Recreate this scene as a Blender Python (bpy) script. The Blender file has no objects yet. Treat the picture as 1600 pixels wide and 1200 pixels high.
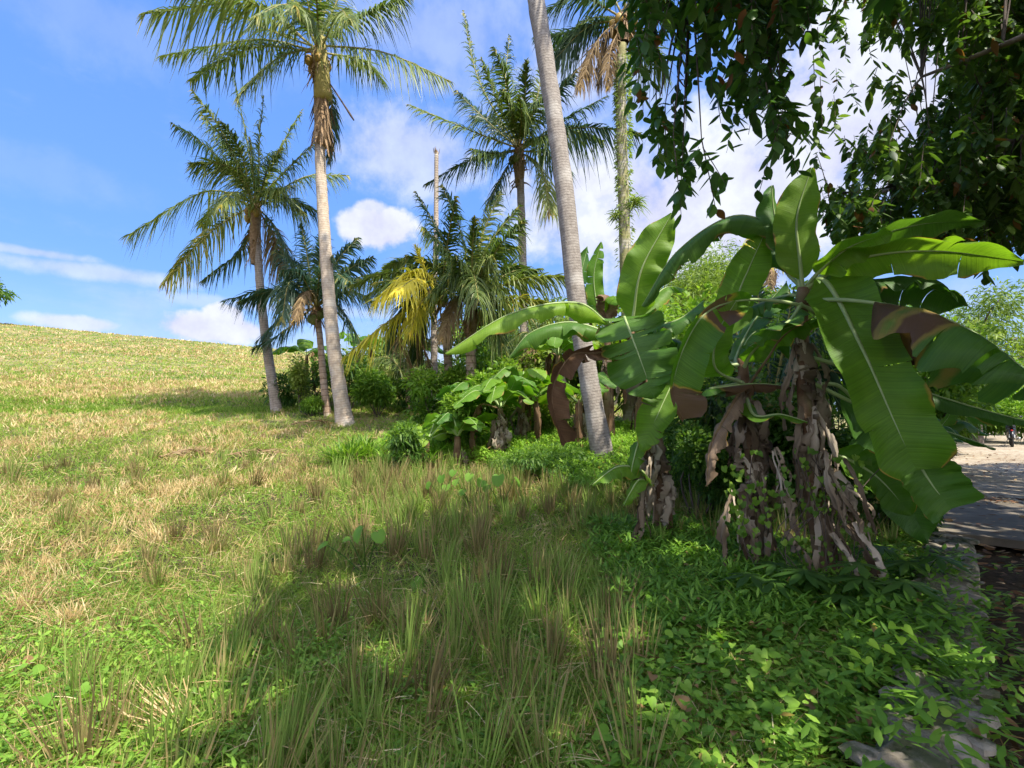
import bpy, math
import numpy as np
from mathutils import Vector

R = math.radians
scene = bpy.context.scene
col = scene.collection

# ------------------------------------------------------------------ camera
CAM = np.array([0.0, 0.0, 1.5])
PITCH = math.atan(40.0/800.0)
cd = bpy.data.cameras.new("camera")
cd.sensor_width = 36.0
cd.lens = 18.0
cd.clip_start = 0.05
cd.clip_end = 3000
cam = bpy.data.objects.new("camera", cd)
col.objects.link(cam)
cam.location = CAM
cam.rotation_euler = (R(90)+PITCH, 0, 0)
scene.camera = cam

# ------------------------------------------------------------------ light
SUNV = np.array([0.46, -0.50, 1.12]); SUNV /= np.linalg.norm(SUNV)
SUN_EL = math.asin(SUNV[2]); SUN_AZ = math.atan2(SUNV[0], SUNV[1])
sd = bpy.data.lights.new("sun", 'SUN')
sd.energy = 3.0
sd.angle = R(0.55)
sd.color = (1.0, 0.945, 0.84)
sun = bpy.data.objects.new("sun", sd)
col.objects.link(sun)
sun.rotation_euler = Vector(SUNV).to_track_quat('Z', 'Y').to_euler()
sun.location = (12, -12, 25)

scene.view_settings.view_transform = 'Standard'
scene.view_settings.look = 'None'
scene.view_settings.exposure = 1.42
scene.view_settings.gamma = 1.0
scene.cycles.max_bounces = 8
scene.cycles.diffuse_bounces = 4
scene.cycles.transmission_bounces = 6
scene.cycles.transparent_max_bounces = 6
scene.cycles.use_adaptive_sampling = True
scene.cycles.adaptive_threshold = 0.02

def px2azel(px, py):
    a = (px-800)/800.0; b = (600-py)/800.0
    f = np.array([0, math.cos(PITCH), math.sin(PITCH)]); u = np.array([0, -math.sin(PITCH), math.cos(PITCH)])
    d = np.array([a, 0, 0]) + b*u + f
    d /= np.linalg.norm(d)
    return math.atan2(d[0], d[1]), math.asin(d[2])

def build_world():
    w = bpy.data.worlds.new("World")
    scene.world = w
    w.use_nodes = True
    nt = w.node_tree; N = nt.nodes; L = nt.links
    N.clear()
    out = N.new('ShaderNodeOutputWorld')
    sky = N.new('ShaderNodeTexSky'); sky.sky_type = 'NISHITA'; sky.sun_disc = False
    sky.sun_elevation = SUN_EL; sky.sun_rotation = SUN_AZ
    sky.altitude = 0; sky.air_density = 1.0; sky.dust_density = 0.6; sky.ozone_density = 2.6
    hue = N.new('ShaderNodeHueSaturation'); hue.inputs['Saturation'].default_value = 1.16
    hue.inputs['Hue'].default_value = 0.503; hue.inputs['Value'].default_value = 1.3
    L.new(sky.outputs[0], hue.inputs['Color'])
    bg = N.new('ShaderNodeBackground'); bg.inputs[1].default_value = 0.10
    tc = N.new('ShaderNodeTexCoord')
    sep = N.new('ShaderNodeSeparateXYZ'); L.new(tc.outputs['Generated'], sep.inputs[0])
    # clear blue deepening with height, mixed with the physical sky
    gr = N.new('ShaderNodeValToRGB'); L.new(sep.outputs[2], gr.inputs[0])
    e_ = gr.color_ramp.elements; e_[0].position = 0.; e_[0].color = (.125, .225, .385, 1); e_[1].position = .75; e_[1].color = (.045, .112, .34, 1)
    e2_ = e_.new(.22); e2_.color = (.068, .150, .365, 1)
    gv = N.new('ShaderNodeVectorMath'); gv.operation = 'SCALE'; gv.inputs['Scale'].default_value = 11.5; L.new(gr.outputs[0], gv.inputs[0])
    gm = N.new('ShaderNodeMix'); gm.data_type = 'RGBA'; gm.clamp_result = False; gm.inputs[0].default_value = .85
    L.new(hue.outputs[0], gm.inputs[6]); L.new(gv.outputs[0], gm.inputs[7]); L.new(gm.outputs[2], bg.inputs[0])
    def M(op, a, b=None, c=None, clamp=False):
        n = N.new('ShaderNodeMath'); n.operation = op; n.use_clamp = clamp
        for i, v in enumerate((a, b, c)):
            if v is None: continue
            if hasattr(v, 'is_linked') or hasattr(v, 'links'): L.new(v, n.inputs[i])
            else: n.inputs[i].default_value = v
        return n.outputs[0]
    az = M('ARCTAN2', sep.outputs[0], sep.outputs[1])
    el = M('ARCSINE', sep.outputs[2])
    comb = N.new('ShaderNodeCombineXYZ'); L.new(az, comb.inputs[0]); L.new(el, comb.inputs[1])
    n1 = N.new('ShaderNodeTexNoise'); n1.inputs['Scale'].default_value = 9.0; n1.inputs['Detail'].default_value = 9; n1.inputs['Roughness'].default_value = 0.6
    L.new(comb.outputs[0], n1.inputs['Vector'])
    n2 = N.new('ShaderNodeTexNoise'); n2.inputs['Scale'].default_value = 3.2; n2.inputs['Detail'].default_value = 8; n2.inputs['Roughness'].default_value = 0.62
    st = N.new('ShaderNodeMapping'); st.inputs['Scale'].default_value = (1.0, 2.2, 1.0); st.inputs['Location'].default_value = (4.3, 1.7, 0)
    L.new(comb.outputs[0], st.inputs['Vector']); L.new(st.outputs[0], n2.inputs['Vector'])
    nz = M('SUBTRACT', n1.outputs[0], 0.5)
    # (px, py, rx, ry, strength, softness): banks of cloud at fixed bearings
    blobs = [(588, 356, 62, 36, 1.0, .35), (580, 332, 30, 22, .9, .4), (332, 512, 95, 24, 1.0, .4), (352, 494, 34, 20, 1.0, .4), (120, 505, 70, 12, .8, .6),
             (640, 235, 120, 75, .62, .9), (700, 50, 200, 90, .32, 1.2), (150, 425, 130, 13, .55, 1.0), (60, 395, 90, 8, .5, .8), (420, 480, 160, 10, .4, .9), (180, 40, 260, 60, .14, 1.2),
             (30, 260, 200, 40, .10, 1),
             (960, 320, 190, 110, .9, .6), (925, 285, 60, 34, 1.0, .5), (1120, 330, 300, 150, 1.0, .6), (1330, 180, 260, 200, 1.0, .6), (1500, 80, 220, 160, .6, .8),
             (1000, 470, 300, 60, .3, 1.1), (900, 130, 150, 80, .55, 1.0), (1500, 470, 200, 50, .3, 1.0), (640, 560, 200, 40, .5, 1.0), (640, 120, 120, 30, .3, 1)]
    acc = None
    for (px, py, rx, ry, s, soft) in blobs:
        a0, e0 = px2azel(px, py)
        a1, e1 = px2azel(px+rx, py); a2, e2 = px2azel(px, py-ry)
        ra = max(abs(a1-a0), 1e-3); re = max(abs(e2-e0), 1e-3)
        dx = M('MULTIPLY', M('SUBTRACT', az, a0), 1/ra)
        dy = M('MULTIPLY', M('SUBTRACT', el, e0), 1/re)
        d = M('SQRT', M('ADD', M('MULTIPLY', dx, dx), M('MULTIPLY', dy, dy)))
        d = M('SUBTRACT', d, M('MULTIPLY', nz, 2.2 if soft < .7 else 3.2))
        mr = N.new('ShaderNodeMapRange'); mr.interpolation_type = 'SMOOTHSTEP'
        L.new(d, mr.inputs[0]); mr.inputs[1].default_value = 1.0+soft*.5; mr.inputs[2].default_value = 1.0-soft*.7
        mr.inputs[3].default_value = 0.0; mr.inputs[4].default_value = s
        acc = mr.outputs[0] if acc is None else M('MAXIMUM', acc, mr.outputs[0])
    # unseen bright cloud bank behind the viewer, added as fill light for the shade
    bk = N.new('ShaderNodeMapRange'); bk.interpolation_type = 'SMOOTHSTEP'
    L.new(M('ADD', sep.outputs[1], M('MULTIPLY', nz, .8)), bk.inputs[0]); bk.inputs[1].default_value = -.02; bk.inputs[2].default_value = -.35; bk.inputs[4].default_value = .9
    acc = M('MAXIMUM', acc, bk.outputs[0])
    # thin veil everywhere
    mr = N.new('ShaderNodeMapRange'); mr.interpolation_type = 'SMOOTHSTEP'
    L.new(n2.outputs[0], mr.inputs[0]); mr.inputs[1].default_value = .5; mr.inputs[2].default_value = .8; mr.inputs[4].default_value = .32
    acc = M('MAXIMUM', acc, mr.outputs[0])
    hz = N.new('ShaderNodeMapRange'); hz.interpolation_type = 'SMOOTHSTEP'
    L.new(el, hz.inputs[0]); hz.inputs[1].default_value = .26; hz.inputs[2].default_value = -.02; hz.inputs[4].default_value = .16
    acc = M('ADD', acc, M('MULTIPLY', hz.outputs[0], M('SUBTRACT', 1.0, acc)), clamp=True)
    cr = N.new('ShaderNodeValToRGB'); L.new(n1.outputs[0], cr.inputs[0])
    cr.color_ramp.elements[0].position = .3; cr.color_ramp.elements[0].color = (.58, .60, .84, 1)
    cr.color_ramp.elements[1].position = .62; cr.color_ramp.elements[1].color = (.86, .90, 1.0, 1)
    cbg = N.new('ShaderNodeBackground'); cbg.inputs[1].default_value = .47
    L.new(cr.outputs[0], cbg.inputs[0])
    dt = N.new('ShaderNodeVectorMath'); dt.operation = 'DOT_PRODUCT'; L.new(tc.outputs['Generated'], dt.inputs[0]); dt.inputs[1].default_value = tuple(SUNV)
    br = N.new('ShaderNodeMapRange'); br.interpolation_type = 'SMOOTHSTEP'; L.new(dt.outputs['Value'], br.inputs[0]); br.inputs[1].default_value = .35; br.inputs[2].default_value = 1.0; br.inputs[3].default_value = .42; br.inputs[4].default_value = 1.5  # clouds brighten toward the sun, strengthening the added fill
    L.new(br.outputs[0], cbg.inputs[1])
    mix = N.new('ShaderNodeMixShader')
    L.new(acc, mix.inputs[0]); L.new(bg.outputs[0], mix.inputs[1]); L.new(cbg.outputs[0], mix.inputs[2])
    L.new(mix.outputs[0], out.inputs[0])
build_world()

# ------------------------------------------------------------------ helpers
rng = np.random.default_rng(7)
UP = np.array([0., 0., 1.])

def nrm(v):
    v = np.asarray(v, float)
    return v/np.maximum(np.linalg.norm(v, axis=-1, keepdims=True), 1e-9)

def smooth(a, b, x):
    t = np.clip((np.asarray(x, float)-a)/(b-a), 0, 1)
    return t*t*(3-2*t)

_f = np.array([0, math.cos(PITCH), math.sin(PITCH)]); _u = np.array([0, -math.sin(PITCH), math.cos(PITCH)])
def P(px, py, Y):
    """the place seen in direction (px, py) of the 1600 x 1200 survey photo, Y metres ahead"""
    d = np.array([(px-800)/800.0, 0, 0]) + (600-py)/800.0*_u + _f
    return CAM + d*(Y/d[1])
def proj(p):
    p = np.asarray(p, float) - CAM
    z = p@_f
    z = np.where(np.abs(z) < 1e-6, 1e-6, z)
    return 800+800*p[..., 0]/z, 600-800*(p@_u)/z, z

_grids = {}
def vnoise(x, y, scale, seed=0):
    key = seed
    if key not in _grids:
        _grids[key] = np.random.default_rng(1000+seed).random((128, 128))
    g = _grids[key]
    x = np.asarray(x, float)*scale+31.7; y = np.asarray(y, float)*scale+57.3
    xi = np.floor(x).astype(int); yi = np.floor(y).astype(int)
    fx = x-xi; fy = y-yi; fx = fx*fx*(3-2*fx); fy = fy*fy*(3-2*fy)
    a = g[xi % 128, yi % 128]; b = g[(xi+1) % 128, yi % 128]; c = g[xi % 128, (yi+1) % 128]; d = g[(xi+1) % 128, (yi+1) % 128]
    return (a*(1-fx)+b*fx)*(1-fy)+(c*(1-fx)+d*fx)*fy
def fbm(x, y, scale, seed=0):
    return (vnoise(x, y, scale, seed)*.55+vnoise(x, y, scale*2.1, seed+1)*.3+vnoise(x, y, scale*4.3, seed+2)*.15)

RD = np.array([0.643, 0.766]); RN = np.array([0.766, -0.643]); RE = np.array([5.05, 6.1])   # road direction, its right-hand normal, a point on the left edge
def sdist(x, y):
    return -((np.asarray(x)-RE[0])*RN[0]+(np.asarray(y)-RE[1])*RN[1])     # metres left of the road's left edge
def gz(x, y):
    x = np.asarray(x, float); y = np.asarray(y, float)
    s = sdist(x, y)
    k = smooth(.4, 4.5, s)
    yy = y + .35*(vnoise(x, y, .07, 40)-.5)
    a = .112*np.clip(yy-4.3, 0, None)
    base = np.minimum(a, .112*13.6)+.02*np.clip(yy-17.9, 0, 1)
    bank = .30*smooth(17.9, 18.5, yy)
    ridge = 6.0-.1*x
    ridge = np.where(x > 0, 6.0*np.exp(-x/40.), ridge)
    ridge = np.clip(ridge, None, 15)
    t = np.clip((yy-18.5)/41.5, 0, 1.35)
    prof = t-.33*np.clip(t-.82, 0, None)**2/.3
    prof = np.where(t >= 1.0, prof-(t-1)*1.2, prof)
    hill = (ridge-1.82)*np.where(yy > 18.5, prof, 0)
    steps = .05*smooth(.35, .65, vnoise(x*.15, yy, .45, 41))*smooth(19, 24, yy)
    z = (base+bank+hill+steps)*np.where(x > 6, np.clip(k, 0, 1)*smooth(0, 26, s)+.0, k)
    z = z+(fbm(x, y, .9, 43)-.5)*.10*smooth(.8, 2.5, s)*smooth(60, 20, y)
    far = smooth(72, 200, y)
    return z*(1-far)-far*2.0
def ground(px, py):
    """where the survey direction meets the ground"""
    lo, hi = 0.8, 90.
    Ys = np.geomspace(lo, hi, 500)
    d = np.array([(px-800)/800.0, 0, 0]) + (600-py)/800.0*_u + _f
    pts = CAM+d*(Ys/d[1])[:, None]
    below = pts[:, 2] <= gz(pts[:, 0], pts[:, 1])
    i = int(np.argmax(below)) if below.any() else 499
    p = pts[i]; return np.array([p[0], p[1], float(gz(p[0], p[1]))])
def onground(px, Y):
    x = (px-800)/800.0*Y*1.0
    return np.array([x, Y, float(gz(x, Y))])

class MB:
    def __init__(self): self.v = []; self.q = []; self.t = []; self.a = []; self.n = 0
    def add(self, v, q=None, t=None, a=None):
        v = np.asarray(v, float).reshape(-1, 3)
        if a is None: a = np.zeros((len(v), 4))
        self.v.append(v); self.a.append(np.asarray(a, float).reshape(-1, 4))
        if q is not None and len(q): self.q.append(np.asarray(q, np.int64).reshape(-1, 4)+self.n)
        if t is not None and len(t): self.t.append(np.asarray(t, np.int64).reshape(-1, 3)+self.n)
        self.n += len(v)
    def build(self, name, mat, parent=None, origin=None, smooth_=True):
        if self.n == 0: return None
        v = np.concatenate(self.v); a = np.concatenate(self.a)
        if parent is not None: origin = np.array(parent['_o'][:])
        if origin is None: origin = np.zeros(3)
        origin = np.asarray(origin, float)
        v = v-origin
        q = np.concatenate(self.q) if self.q else np.zeros((0, 4), np.int64)
        t = np.concatenate(self.t) if self.t else np.zeros((0, 3), np.int64)
        me = bpy.data.meshes.new(name)
        me.vertices.add(len(v)); me.vertices.foreach_set('co', v.astype(np.float32).ravel())
        nl = q.size+t.size
        me.loops.add(nl)
        me.loops.foreach_set('vertex_index', np.concatenate([q.ravel(), t.ravel()]).astype(np.int32))
        me.polygons.add(len(q)+len(t))
        ls = np.concatenate([np.arange(len(q))*4, q.size+np.arange(len(t))*3]).astype(np.int32)
        me.polygons.foreach_set('loop_start', ls)
        me.polygons.foreach_set('use_smooth', np.full(len(q)+len(t), smooth_, bool))
        at = me.attributes.new('dat', 'FLOAT_COLOR', 'POINT')
        at.data.foreach_set('color', a.astype(np.float32).ravel())
        me.update(calc_edges=True)
        me.validate()
        me.materials.append(mat)
        o = bpy.data.objects.new(name, me)
        col.objects.link(o)
        if parent is not None: o.parent = parent; o['_o'] = list(origin)
        else: o.location = origin; o['_o'] = list(origin)
        return o

def thing(name, label, cat, loc, group=None):
    o = bpy.data.objects.new(name, None); col.objects.link(o)
    o.empty_display_size = .2
    o.location = [float(c) for c in loc]; o['_o'] = [float(c) for c in loc]
    o['label'] = label; o['category'] = cat
    if group: o['group'] = group
    return o
def tag(o, label=None, cat=None, group=None, kind=None):
    if o is None: return o
    if label: o['label'] = label
    if cat: o['category'] = cat
    if group: o['group'] = group
    if kind: o['kind'] = kind
    return o

def bez(pts, n):
    """smooth curve through the points (Catmull-Rom)"""
    p = np.asarray(pts, float)
    if len(p) == 2: return p[0]+(p[1]-p[0])*np.linspace(0, 1, n)[:, None]
    q = np.vstack([2*p[0]-p[1], p, 2*p[-1]-p[-2]])
    seg = len(p)-1
    d = np.r_[0, np.cumsum(np.linalg.norm(np.diff(p, axis=0), axis=1))]; d /= d[-1]
    s = np.linspace(0, 1, n); out = []
    for t in s:
        i = min(int(np.searchsorted(d, t, side='right')-1), seg-1)
        u = (t-d[i])/max(d[i+1]-d[i], 1e-9)
        a, b, c, e = q[i], q[i+1], q[i+2], q[i+3]
        out.append(.5*((2*b)+(c-a)*u+(2*a-5*b+4*c-e)*u*u+(-a+3*b-3*c+e)*u**3))
    return np.array(out)

def tube(mb, path, rad, seg=8, rnd=0., bumps=None, cap=True):
    path = np.asarray(path, float); n = len(path)
    rad = np.broadcast_to(np.asarray(rad, float), (n,)).copy()
    tan = nrm(np.gradient(path, axis=0))
    ref = np.array([1., 0, 0]) if abs(tan[0][2]) > .8 else UP
    s = nrm(np.cross(tan, ref)); b = np.cross(s, tan)
    an = np.linspace(0, 2*math.pi, seg, endpoint=False)
    r = rad[:, None]*np.ones((n, seg))
    if bumps is not None: r = r*(1+bumps*(rng.random((n, seg))-.5))
    v = path[:, None]+r[..., None]*(np.cos(an)[None, :, None]*s[:, None]+np.sin(an)[None, :, None]*b[:, None])
    L = np.r_[0, np.cumsum(np.linalg.norm(np.diff(path, axis=0), axis=1))]
    a = np.zeros((n, seg, 4)); a[..., 0] = L[:, None]; a[..., 1] = an/6.283; a[..., 2] = rnd
    i = np.arange(n-1)[:, None]*seg; j = np.arange(seg)[None]; k = (j+1) % seg
    q = np.stack([i+j, i+k, i+seg+k, i+seg+j], -1).reshape(-1, 4)
    vv = v.reshape(-1, 3); aa = a.reshape(-1, 4); t = None
    if cap:
        vv = np.vstack([vv, path[-1]+tan[-1]*rad[-1]*.3]); e = np.zeros(4); e[0] = L[-1]; e[2] = rnd; aa = np.vstack([aa, e])
        m = n*seg; t = np.stack([np.full(seg, m), (n-1)*seg+np.arange(seg), (n-1)*seg+(np.arange(seg)+1) % seg], -1)
    mb.add(vv, q, t, aa)

BLADE = [1, .85, .55, .06]; GRASS3 = [1, .7, .08]; OVAL = [.12, .72, 1, .95, .6, .06]; OVAL4 = [.15, 1, .75, .05]; OVAL3 = [.15, 1, .1]
def strips(mb, base, d0, wd, length, width, bend, prof=BLADE, fold=0., rnd=None, brown=None, curve=1.):
    """many narrow leaves at once"""
    base = np.asarray(base, float); M = len(base)
    if M == 0: return
    bc = lambda q: np.broadcast_to(np.asarray(q, float), (M,))
    length = bc(length); width = bc(width)
    d0 = nrm(d0); bend = np.broadcast_to(np.asarray(bend, float), (M, 3))
    wd = np.broadcast_to(wd, (M, 3)); wd = nrm(wd-(wd*d0).sum(1, keepdims=True)*d0)
    K = len(prof); t = np.linspace(0, 1, K)
    mid = base[:, None]+d0[:, None]*(length[:, None]*t)[..., None]+bend[:, None]*(length[:, None]*(t**(1+curve)))[..., None]
    w = (np.asarray(prof)[None]*width[:, None]*.5)[..., None]*wd[:, None]
    rnd = rng.random(M) if rnd is None else bc(rnd); brown = np.zeros(M) if brown is None else bc(brown)
    if fold:
        nn = nrm(np.cross(wd, d0))
        lift = (np.asarray(prof)[None]*width[:, None]*.5*fold)[..., None]*nn[:, None]
        v = np.stack([mid-w+lift, mid, mid+w+lift], 2); C = 3
    else:
        v = np.stack([mid-w, mid+w], 2); C = 2
    a = np.zeros((M, K, C, 4)); a[..., 0] = t[None, :, None]; a[..., 1] = np.linspace(-1, 1, C)[None, None]; a[..., 2] = rnd[:, None, None]; a[..., 3] = brown[:, None, None]
    o = (np.arange(M)*K*C)[:, None, None]+(np.arange(K-1)*C)[None, :, None]+np.arange(C-1)[None, None]
    q = np.stack([o, o+1, o+C+1, o+C], -1).reshape(-1, 4)
    mb.add(v.reshape(-1, 3), q, None, a.reshape(-1, 4))

def randdir(n, zmin=-1, zmax=1):
    a = rng.random(n)*2*math.pi; z = rng.uniform(zmin, zmax, n); r = np.sqrt(1-z*z)
    return np.stack([np.cos(a)*r, np.sin(a)*r, z], 1)

# ------------------------------------------------------------------ materials
def newmat(name):
    m = bpy.data.materials.new(name); m.use_nodes = True
    nt = m.node_tree; nt.nodes.clear()
    return m, nt.nodes, nt.links
def ramp(N, L, src, stops):
    r = N.new('ShaderNodeValToRGB'); L.new(src, r.inputs[0])
    e = r.color_ramp.elements
    while len(e) < len(stops): e.new(.5)
    for i, (p, c) in enumerate(stops): e[i].position = p; e[i].color = (*c, 1)
    return r.outputs[0]
def mixc(N, L, f, a, b, mode='MIX'):
    n = N.new('ShaderNodeMix'); n.data_type = 'RGBA'; n.blend_type = mode
    for k, v in ((0, f), (6, a), (7, b)):
        if hasattr(v, 'links'): L.new(v, n.inputs[k])
        elif k == 0: n.inputs[0].default_value = v
        else: n.inputs[k].default_value = (*v, 1)
    return n.outputs[2]
def leafmat(name, stops, trans=.35, rough=.45, veins=0., dead=(.16, .09, .045), edge=(.42, .27, .04), spec=.4, tint=(1.25, 1.35, .55)):
    m, N, L = newmat(name)
    out = N.new('ShaderNodeOutputMaterial'); at = N.new('ShaderNodeAttribute'); at.attribute_name = 'dat'
    sep = N.new('ShaderNodeSeparateXYZ'); L.new(at.outputs['Vector'], sep.inputs[0])
    geo = N.new('ShaderNodeTexCoord')
    nz = N.new('ShaderNodeTexNoise'); nz.inputs['Scale'].default_value = 6; nz.inputs['Detail'].default_value = 4; L.new(geo.outputs['Object'], nz.inputs['Vector'])
    ad = N.new('ShaderNodeMath'); ad.operation = 'MULTIPLY_ADD'; L.new(nz.outputs[0], ad.inputs[0]); ad.inputs[1].default_value = .5
    sb = N.new('ShaderNodeMath'); sb.operation = 'SUBTRACT'; L.new(sep.outputs[2], sb.inputs[0]); sb.inputs[1].default_value = .25; L.new(sb.outputs[0], ad.inputs[2])
    c = ramp(N, L, ad.outputs[0], stops)
    bump = None
    if veins:
        # fine parallel veins running from the midrib to the edge
        mul = N.new('ShaderNodeMath'); mul.operation = 'MULTIPLY_ADD'; L.new(sep.outputs[0], mul.inputs[0]); mul.inputs[1].default_value = veins
        ab = N.new('ShaderNodeMath'); ab.operation = 'ABSOLUTE'; L.new(sep.outputs[1], ab.inputs[0])
        ab2 = N.new('ShaderNodeMath'); ab2.operation = 'MULTIPLY'; L.new(ab.outputs[0], ab2.inputs[0]); ab2.inputs[1].default_value = -veins*.03
        L.new(ab2.outputs[0], mul.inputs[2])
        cb = N.new('ShaderNodeCombineXYZ'); L.new(mul.outputs[0], cb.inputs[0])
        vn = N.new('ShaderNodeTexNoise'); vn.noise_dimensions = '3D'; vn.inputs['Scale'].default_value = 1.0; vn.inputs['Detail'].default_value = 3
        L.new(sep.outputs[2], cb.inputs[2]); L.new(cb.outputs[0], vn.inputs['Vector'])
        vr = ramp(N, L, vn.outputs[0], [(.34, (.83, .85, .83)), (.66, (1.13, 1.12, 1.06))])
        c = mixc(N, L, 1.0, c, vr, 'MULTIPLY')
        bump = N.new('ShaderNodeBump'); bump.inputs['Strength'].default_value = .35; bump.inputs['Distance'].default_value = .01
        L.new(vn.outputs[0], bump.inputs['Height'])
    f = N.new('ShaderNodeMath'); f.operation = 'MULTIPLY_ADD'; L.new(nz.outputs[0], f.inputs[0]); f.inputs[1].default_value = .5
    sb2 = N.new('ShaderNodeMath'); sb2.operation = 'SUBTRACT'; L.new(at.outputs['Alpha'], sb2.inputs[0]); sb2.inputs[1].default_value = .25; L.new(sb2.outputs[0], f.inputs[2])
    e1 = ramp(N, L, f.outputs[0], [(.32, (0, 0, 0)), (.48, (1, 1, 1))])
    e2 = ramp(N, L, f.outputs[0], [(.52, (0, 0, 0)), (.62, (1, 1, 1))])
    c = mixc(N, L, e1, c, edge); c = mixc(N, L, e2, c, dead)
    p = N.new('ShaderNodeBsdfPrincipled'); L.new(c, p.inputs['Base Color']); p.inputs['Roughness'].default_value = rough+.08
    p.inputs['Specular IOR Level'].default_value = spec*.75
    if bump: L.new(bump.outputs[0], p.inputs['Normal'])
    tr = N.new('ShaderNodeBsdfTranslucent'); tcx = mixc(N, L, 1.0, c, tint, 'MULTIPLY'); L.new(tcx, tr.inputs[0])
    if bump: L.new(bump.outputs[0], tr.inputs['Normal'])
    mx = N.new('ShaderNodeMixShader'); mx.inputs[0].default_value = trans
    L.new(p.outputs[0], mx.inputs[1]); L.new(tr.outputs[0], mx.inputs[2]); L.new(mx.outputs[0], out.inputs[0])
    return m
def trunkmat(name, c1, c2, ring=7., ringd=(.5, .5, .5), moss=None, lich=(.42, .39, .34), scale=9., bs=.6):
    m, N, L = newmat(name)
    out = N.new('ShaderNodeOutputMaterial'); at = N.new('ShaderNodeAttribute'); at.attribute_name = 'dat'
    sep = N.new('ShaderNodeSeparateXYZ'); L.new(at.outputs['Vector'], sep.inputs[0])
    geo = N.new('ShaderNodeTexCoord')
    nz = N.new('ShaderNodeTexNoise'); nz.inputs['Scale'].default_value = scale; nz.inputs['Detail'].default_value = 6; nz.inputs['Roughness'].default_value = .65; L.new(geo.outputs['Object'], nz.inputs['Vector'])
    c = ramp(N, L, nz.outputs[0], [(.3, c1), (.7, c2)])
    n2 = N.new('ShaderNodeTexNoise'); n2.inputs['Scale'].default_value = 2.3; n2.inputs['Detail'].default_value = 5; L.new(geo.outputs['Object'], n2.inputs['Vector'])
    lf = ramp(N, L, n2.outputs[0], [(.52, (0, 0, 0)), (.68, (.6, .6, .6))])
    c = mixc(N, L, lf, c, lich)
    # leaf scars: rings with uneven spacing
    cb = N.new('ShaderNodeCombineXYZ')
    mu = N.new('ShaderNodeMath'); mu.operation = 'MULTIPLY'; L.new(sep.outputs[0], mu.inputs[0]); mu.inputs[1].default_value = ring; L.new(mu.outputs[0], cb.inputs[0])
    mv = N.new('ShaderNodeMath'); mv.operation = 'PINGPONG'; L.new(sep.outputs[1], mv.inputs[0]); mv.inputs[1].default_value = .5; L.new(mv.outputs[0], cb.inputs[1])
    rn = N.new('ShaderNodeTexNoise'); rn.inputs['Scale'].default_value = 1.6; rn.inputs['Detail'].default_value = 3; L.new(cb.outputs[0], rn.inputs['Vector'])
    wv = N.new('ShaderNodeTexWave'); wv.wave_type = 'BANDS'; wv.bands_direction = 'X'; wv.wave_profile = 'SAW'
    wv.inputs['Scale'].default_value = .318; wv.inputs['Distortion'].default_value = 1.1; wv.inputs['Detail'].default_value = 2; wv.inputs['Detail Scale'].default_value = .7
    L.new(cb.outputs[0], wv.inputs['Vector'])
    rr = ramp(N, L, wv.outputs[0], [(0., ringd), (.22, (1, 1, 1)), (1., (1, 1, 1))])
    c = mixc(N, L, .85, c, rr, 'MULTIPLY')
    if moss is not None:
        n3 = N.new('ShaderNodeTexNoise'); n3.inputs['Scale'].default_value = 3.5; n3.inputs['Detail'].default_value = 7; L.new(geo.outputs['Object'], n3.inputs['Vector'])
        mf = ramp(N, L, n3.outputs[0], [(.42, (0, 0, 0)), (.55, (1, 1, 1))]); c = mixc(N, L, mf, c, moss)
    p = N.new('ShaderNodeBsdfPrincipled'); L.new(c, p.inputs['Base Color']); p.inputs['Roughness'].default_value = .9; p.inputs['Specular IOR Level'].default_value = .15
    mm = N.new('ShaderNodeMath'); mm.operation = 'MULTIPLY_ADD'; L.new(wv.outputs[0], mm.inputs[0]); mm.inputs[1].default_value = .8; L.new(nz.outputs[0], mm.inputs[2])
    b = N.new('ShaderNodeBump'); b.inputs['Strength'].default_value = bs; b.inputs['Distance'].default_value = .03; L.new(mm.outputs[0], b.inputs['Height']); L.new(b.outputs[0], p.inputs['Normal'])
    L.new(p.outputs[0], out.inputs[0])
    return m
def plain(name, c1, c2=None, rough=.8, scale=8., bump=.3, metal=0., spec=.3, moss=None):
    m, N, L = newmat(name)
    out = N.new('ShaderNodeOutputMaterial'); geo = N.new('ShaderNodeTexCoord')
    nz = N.new('ShaderNodeTexNoise'); nz.inputs['Scale'].default_value = scale; nz.inputs['Detail'].default_value = 7; nz.inputs['Roughness'].default_value = .65; L.new(geo.outputs['Object'], nz.inputs['Vector'])
    c = ramp(N, L, nz.outputs[0], [(.32, c1), (.68, c2 or c1)])
    if moss is not None:
        n3 = N.new('ShaderNodeTexNoise'); n3.inputs['Scale'].default_value = 3.7; n3.inputs['Detail'].default_value = 8; n3.inputs['Roughness'].default_value = .7; L.new(geo.outputs['Object'], n3.inputs['Vector'])
        c = mixc(N, L, ramp(N, L, n3.outputs[0], [(.46, (0, 0, 0)), (.58, (.9, .9, .9))]), c, moss)
    p = N.new('ShaderNodeBsdfPrincipled'); L.new(c, p.inputs['Base Color']); p.inputs['Roughness'].default_value = rough; p.inputs['Metallic'].default_value = metal; p.inputs['Specular IOR Level'].default_value = spec
    b = N.new('ShaderNodeBump'); b.inputs['Strength'].default_value = bump; b.inputs['Distance'].default_value = .02; L.new(nz.outputs[0], b.inputs['Height']); L.new(b.outputs[0], p.inputs['Normal'])
    L.new(p.outputs[0], out.inputs[0])
    return m

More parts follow.
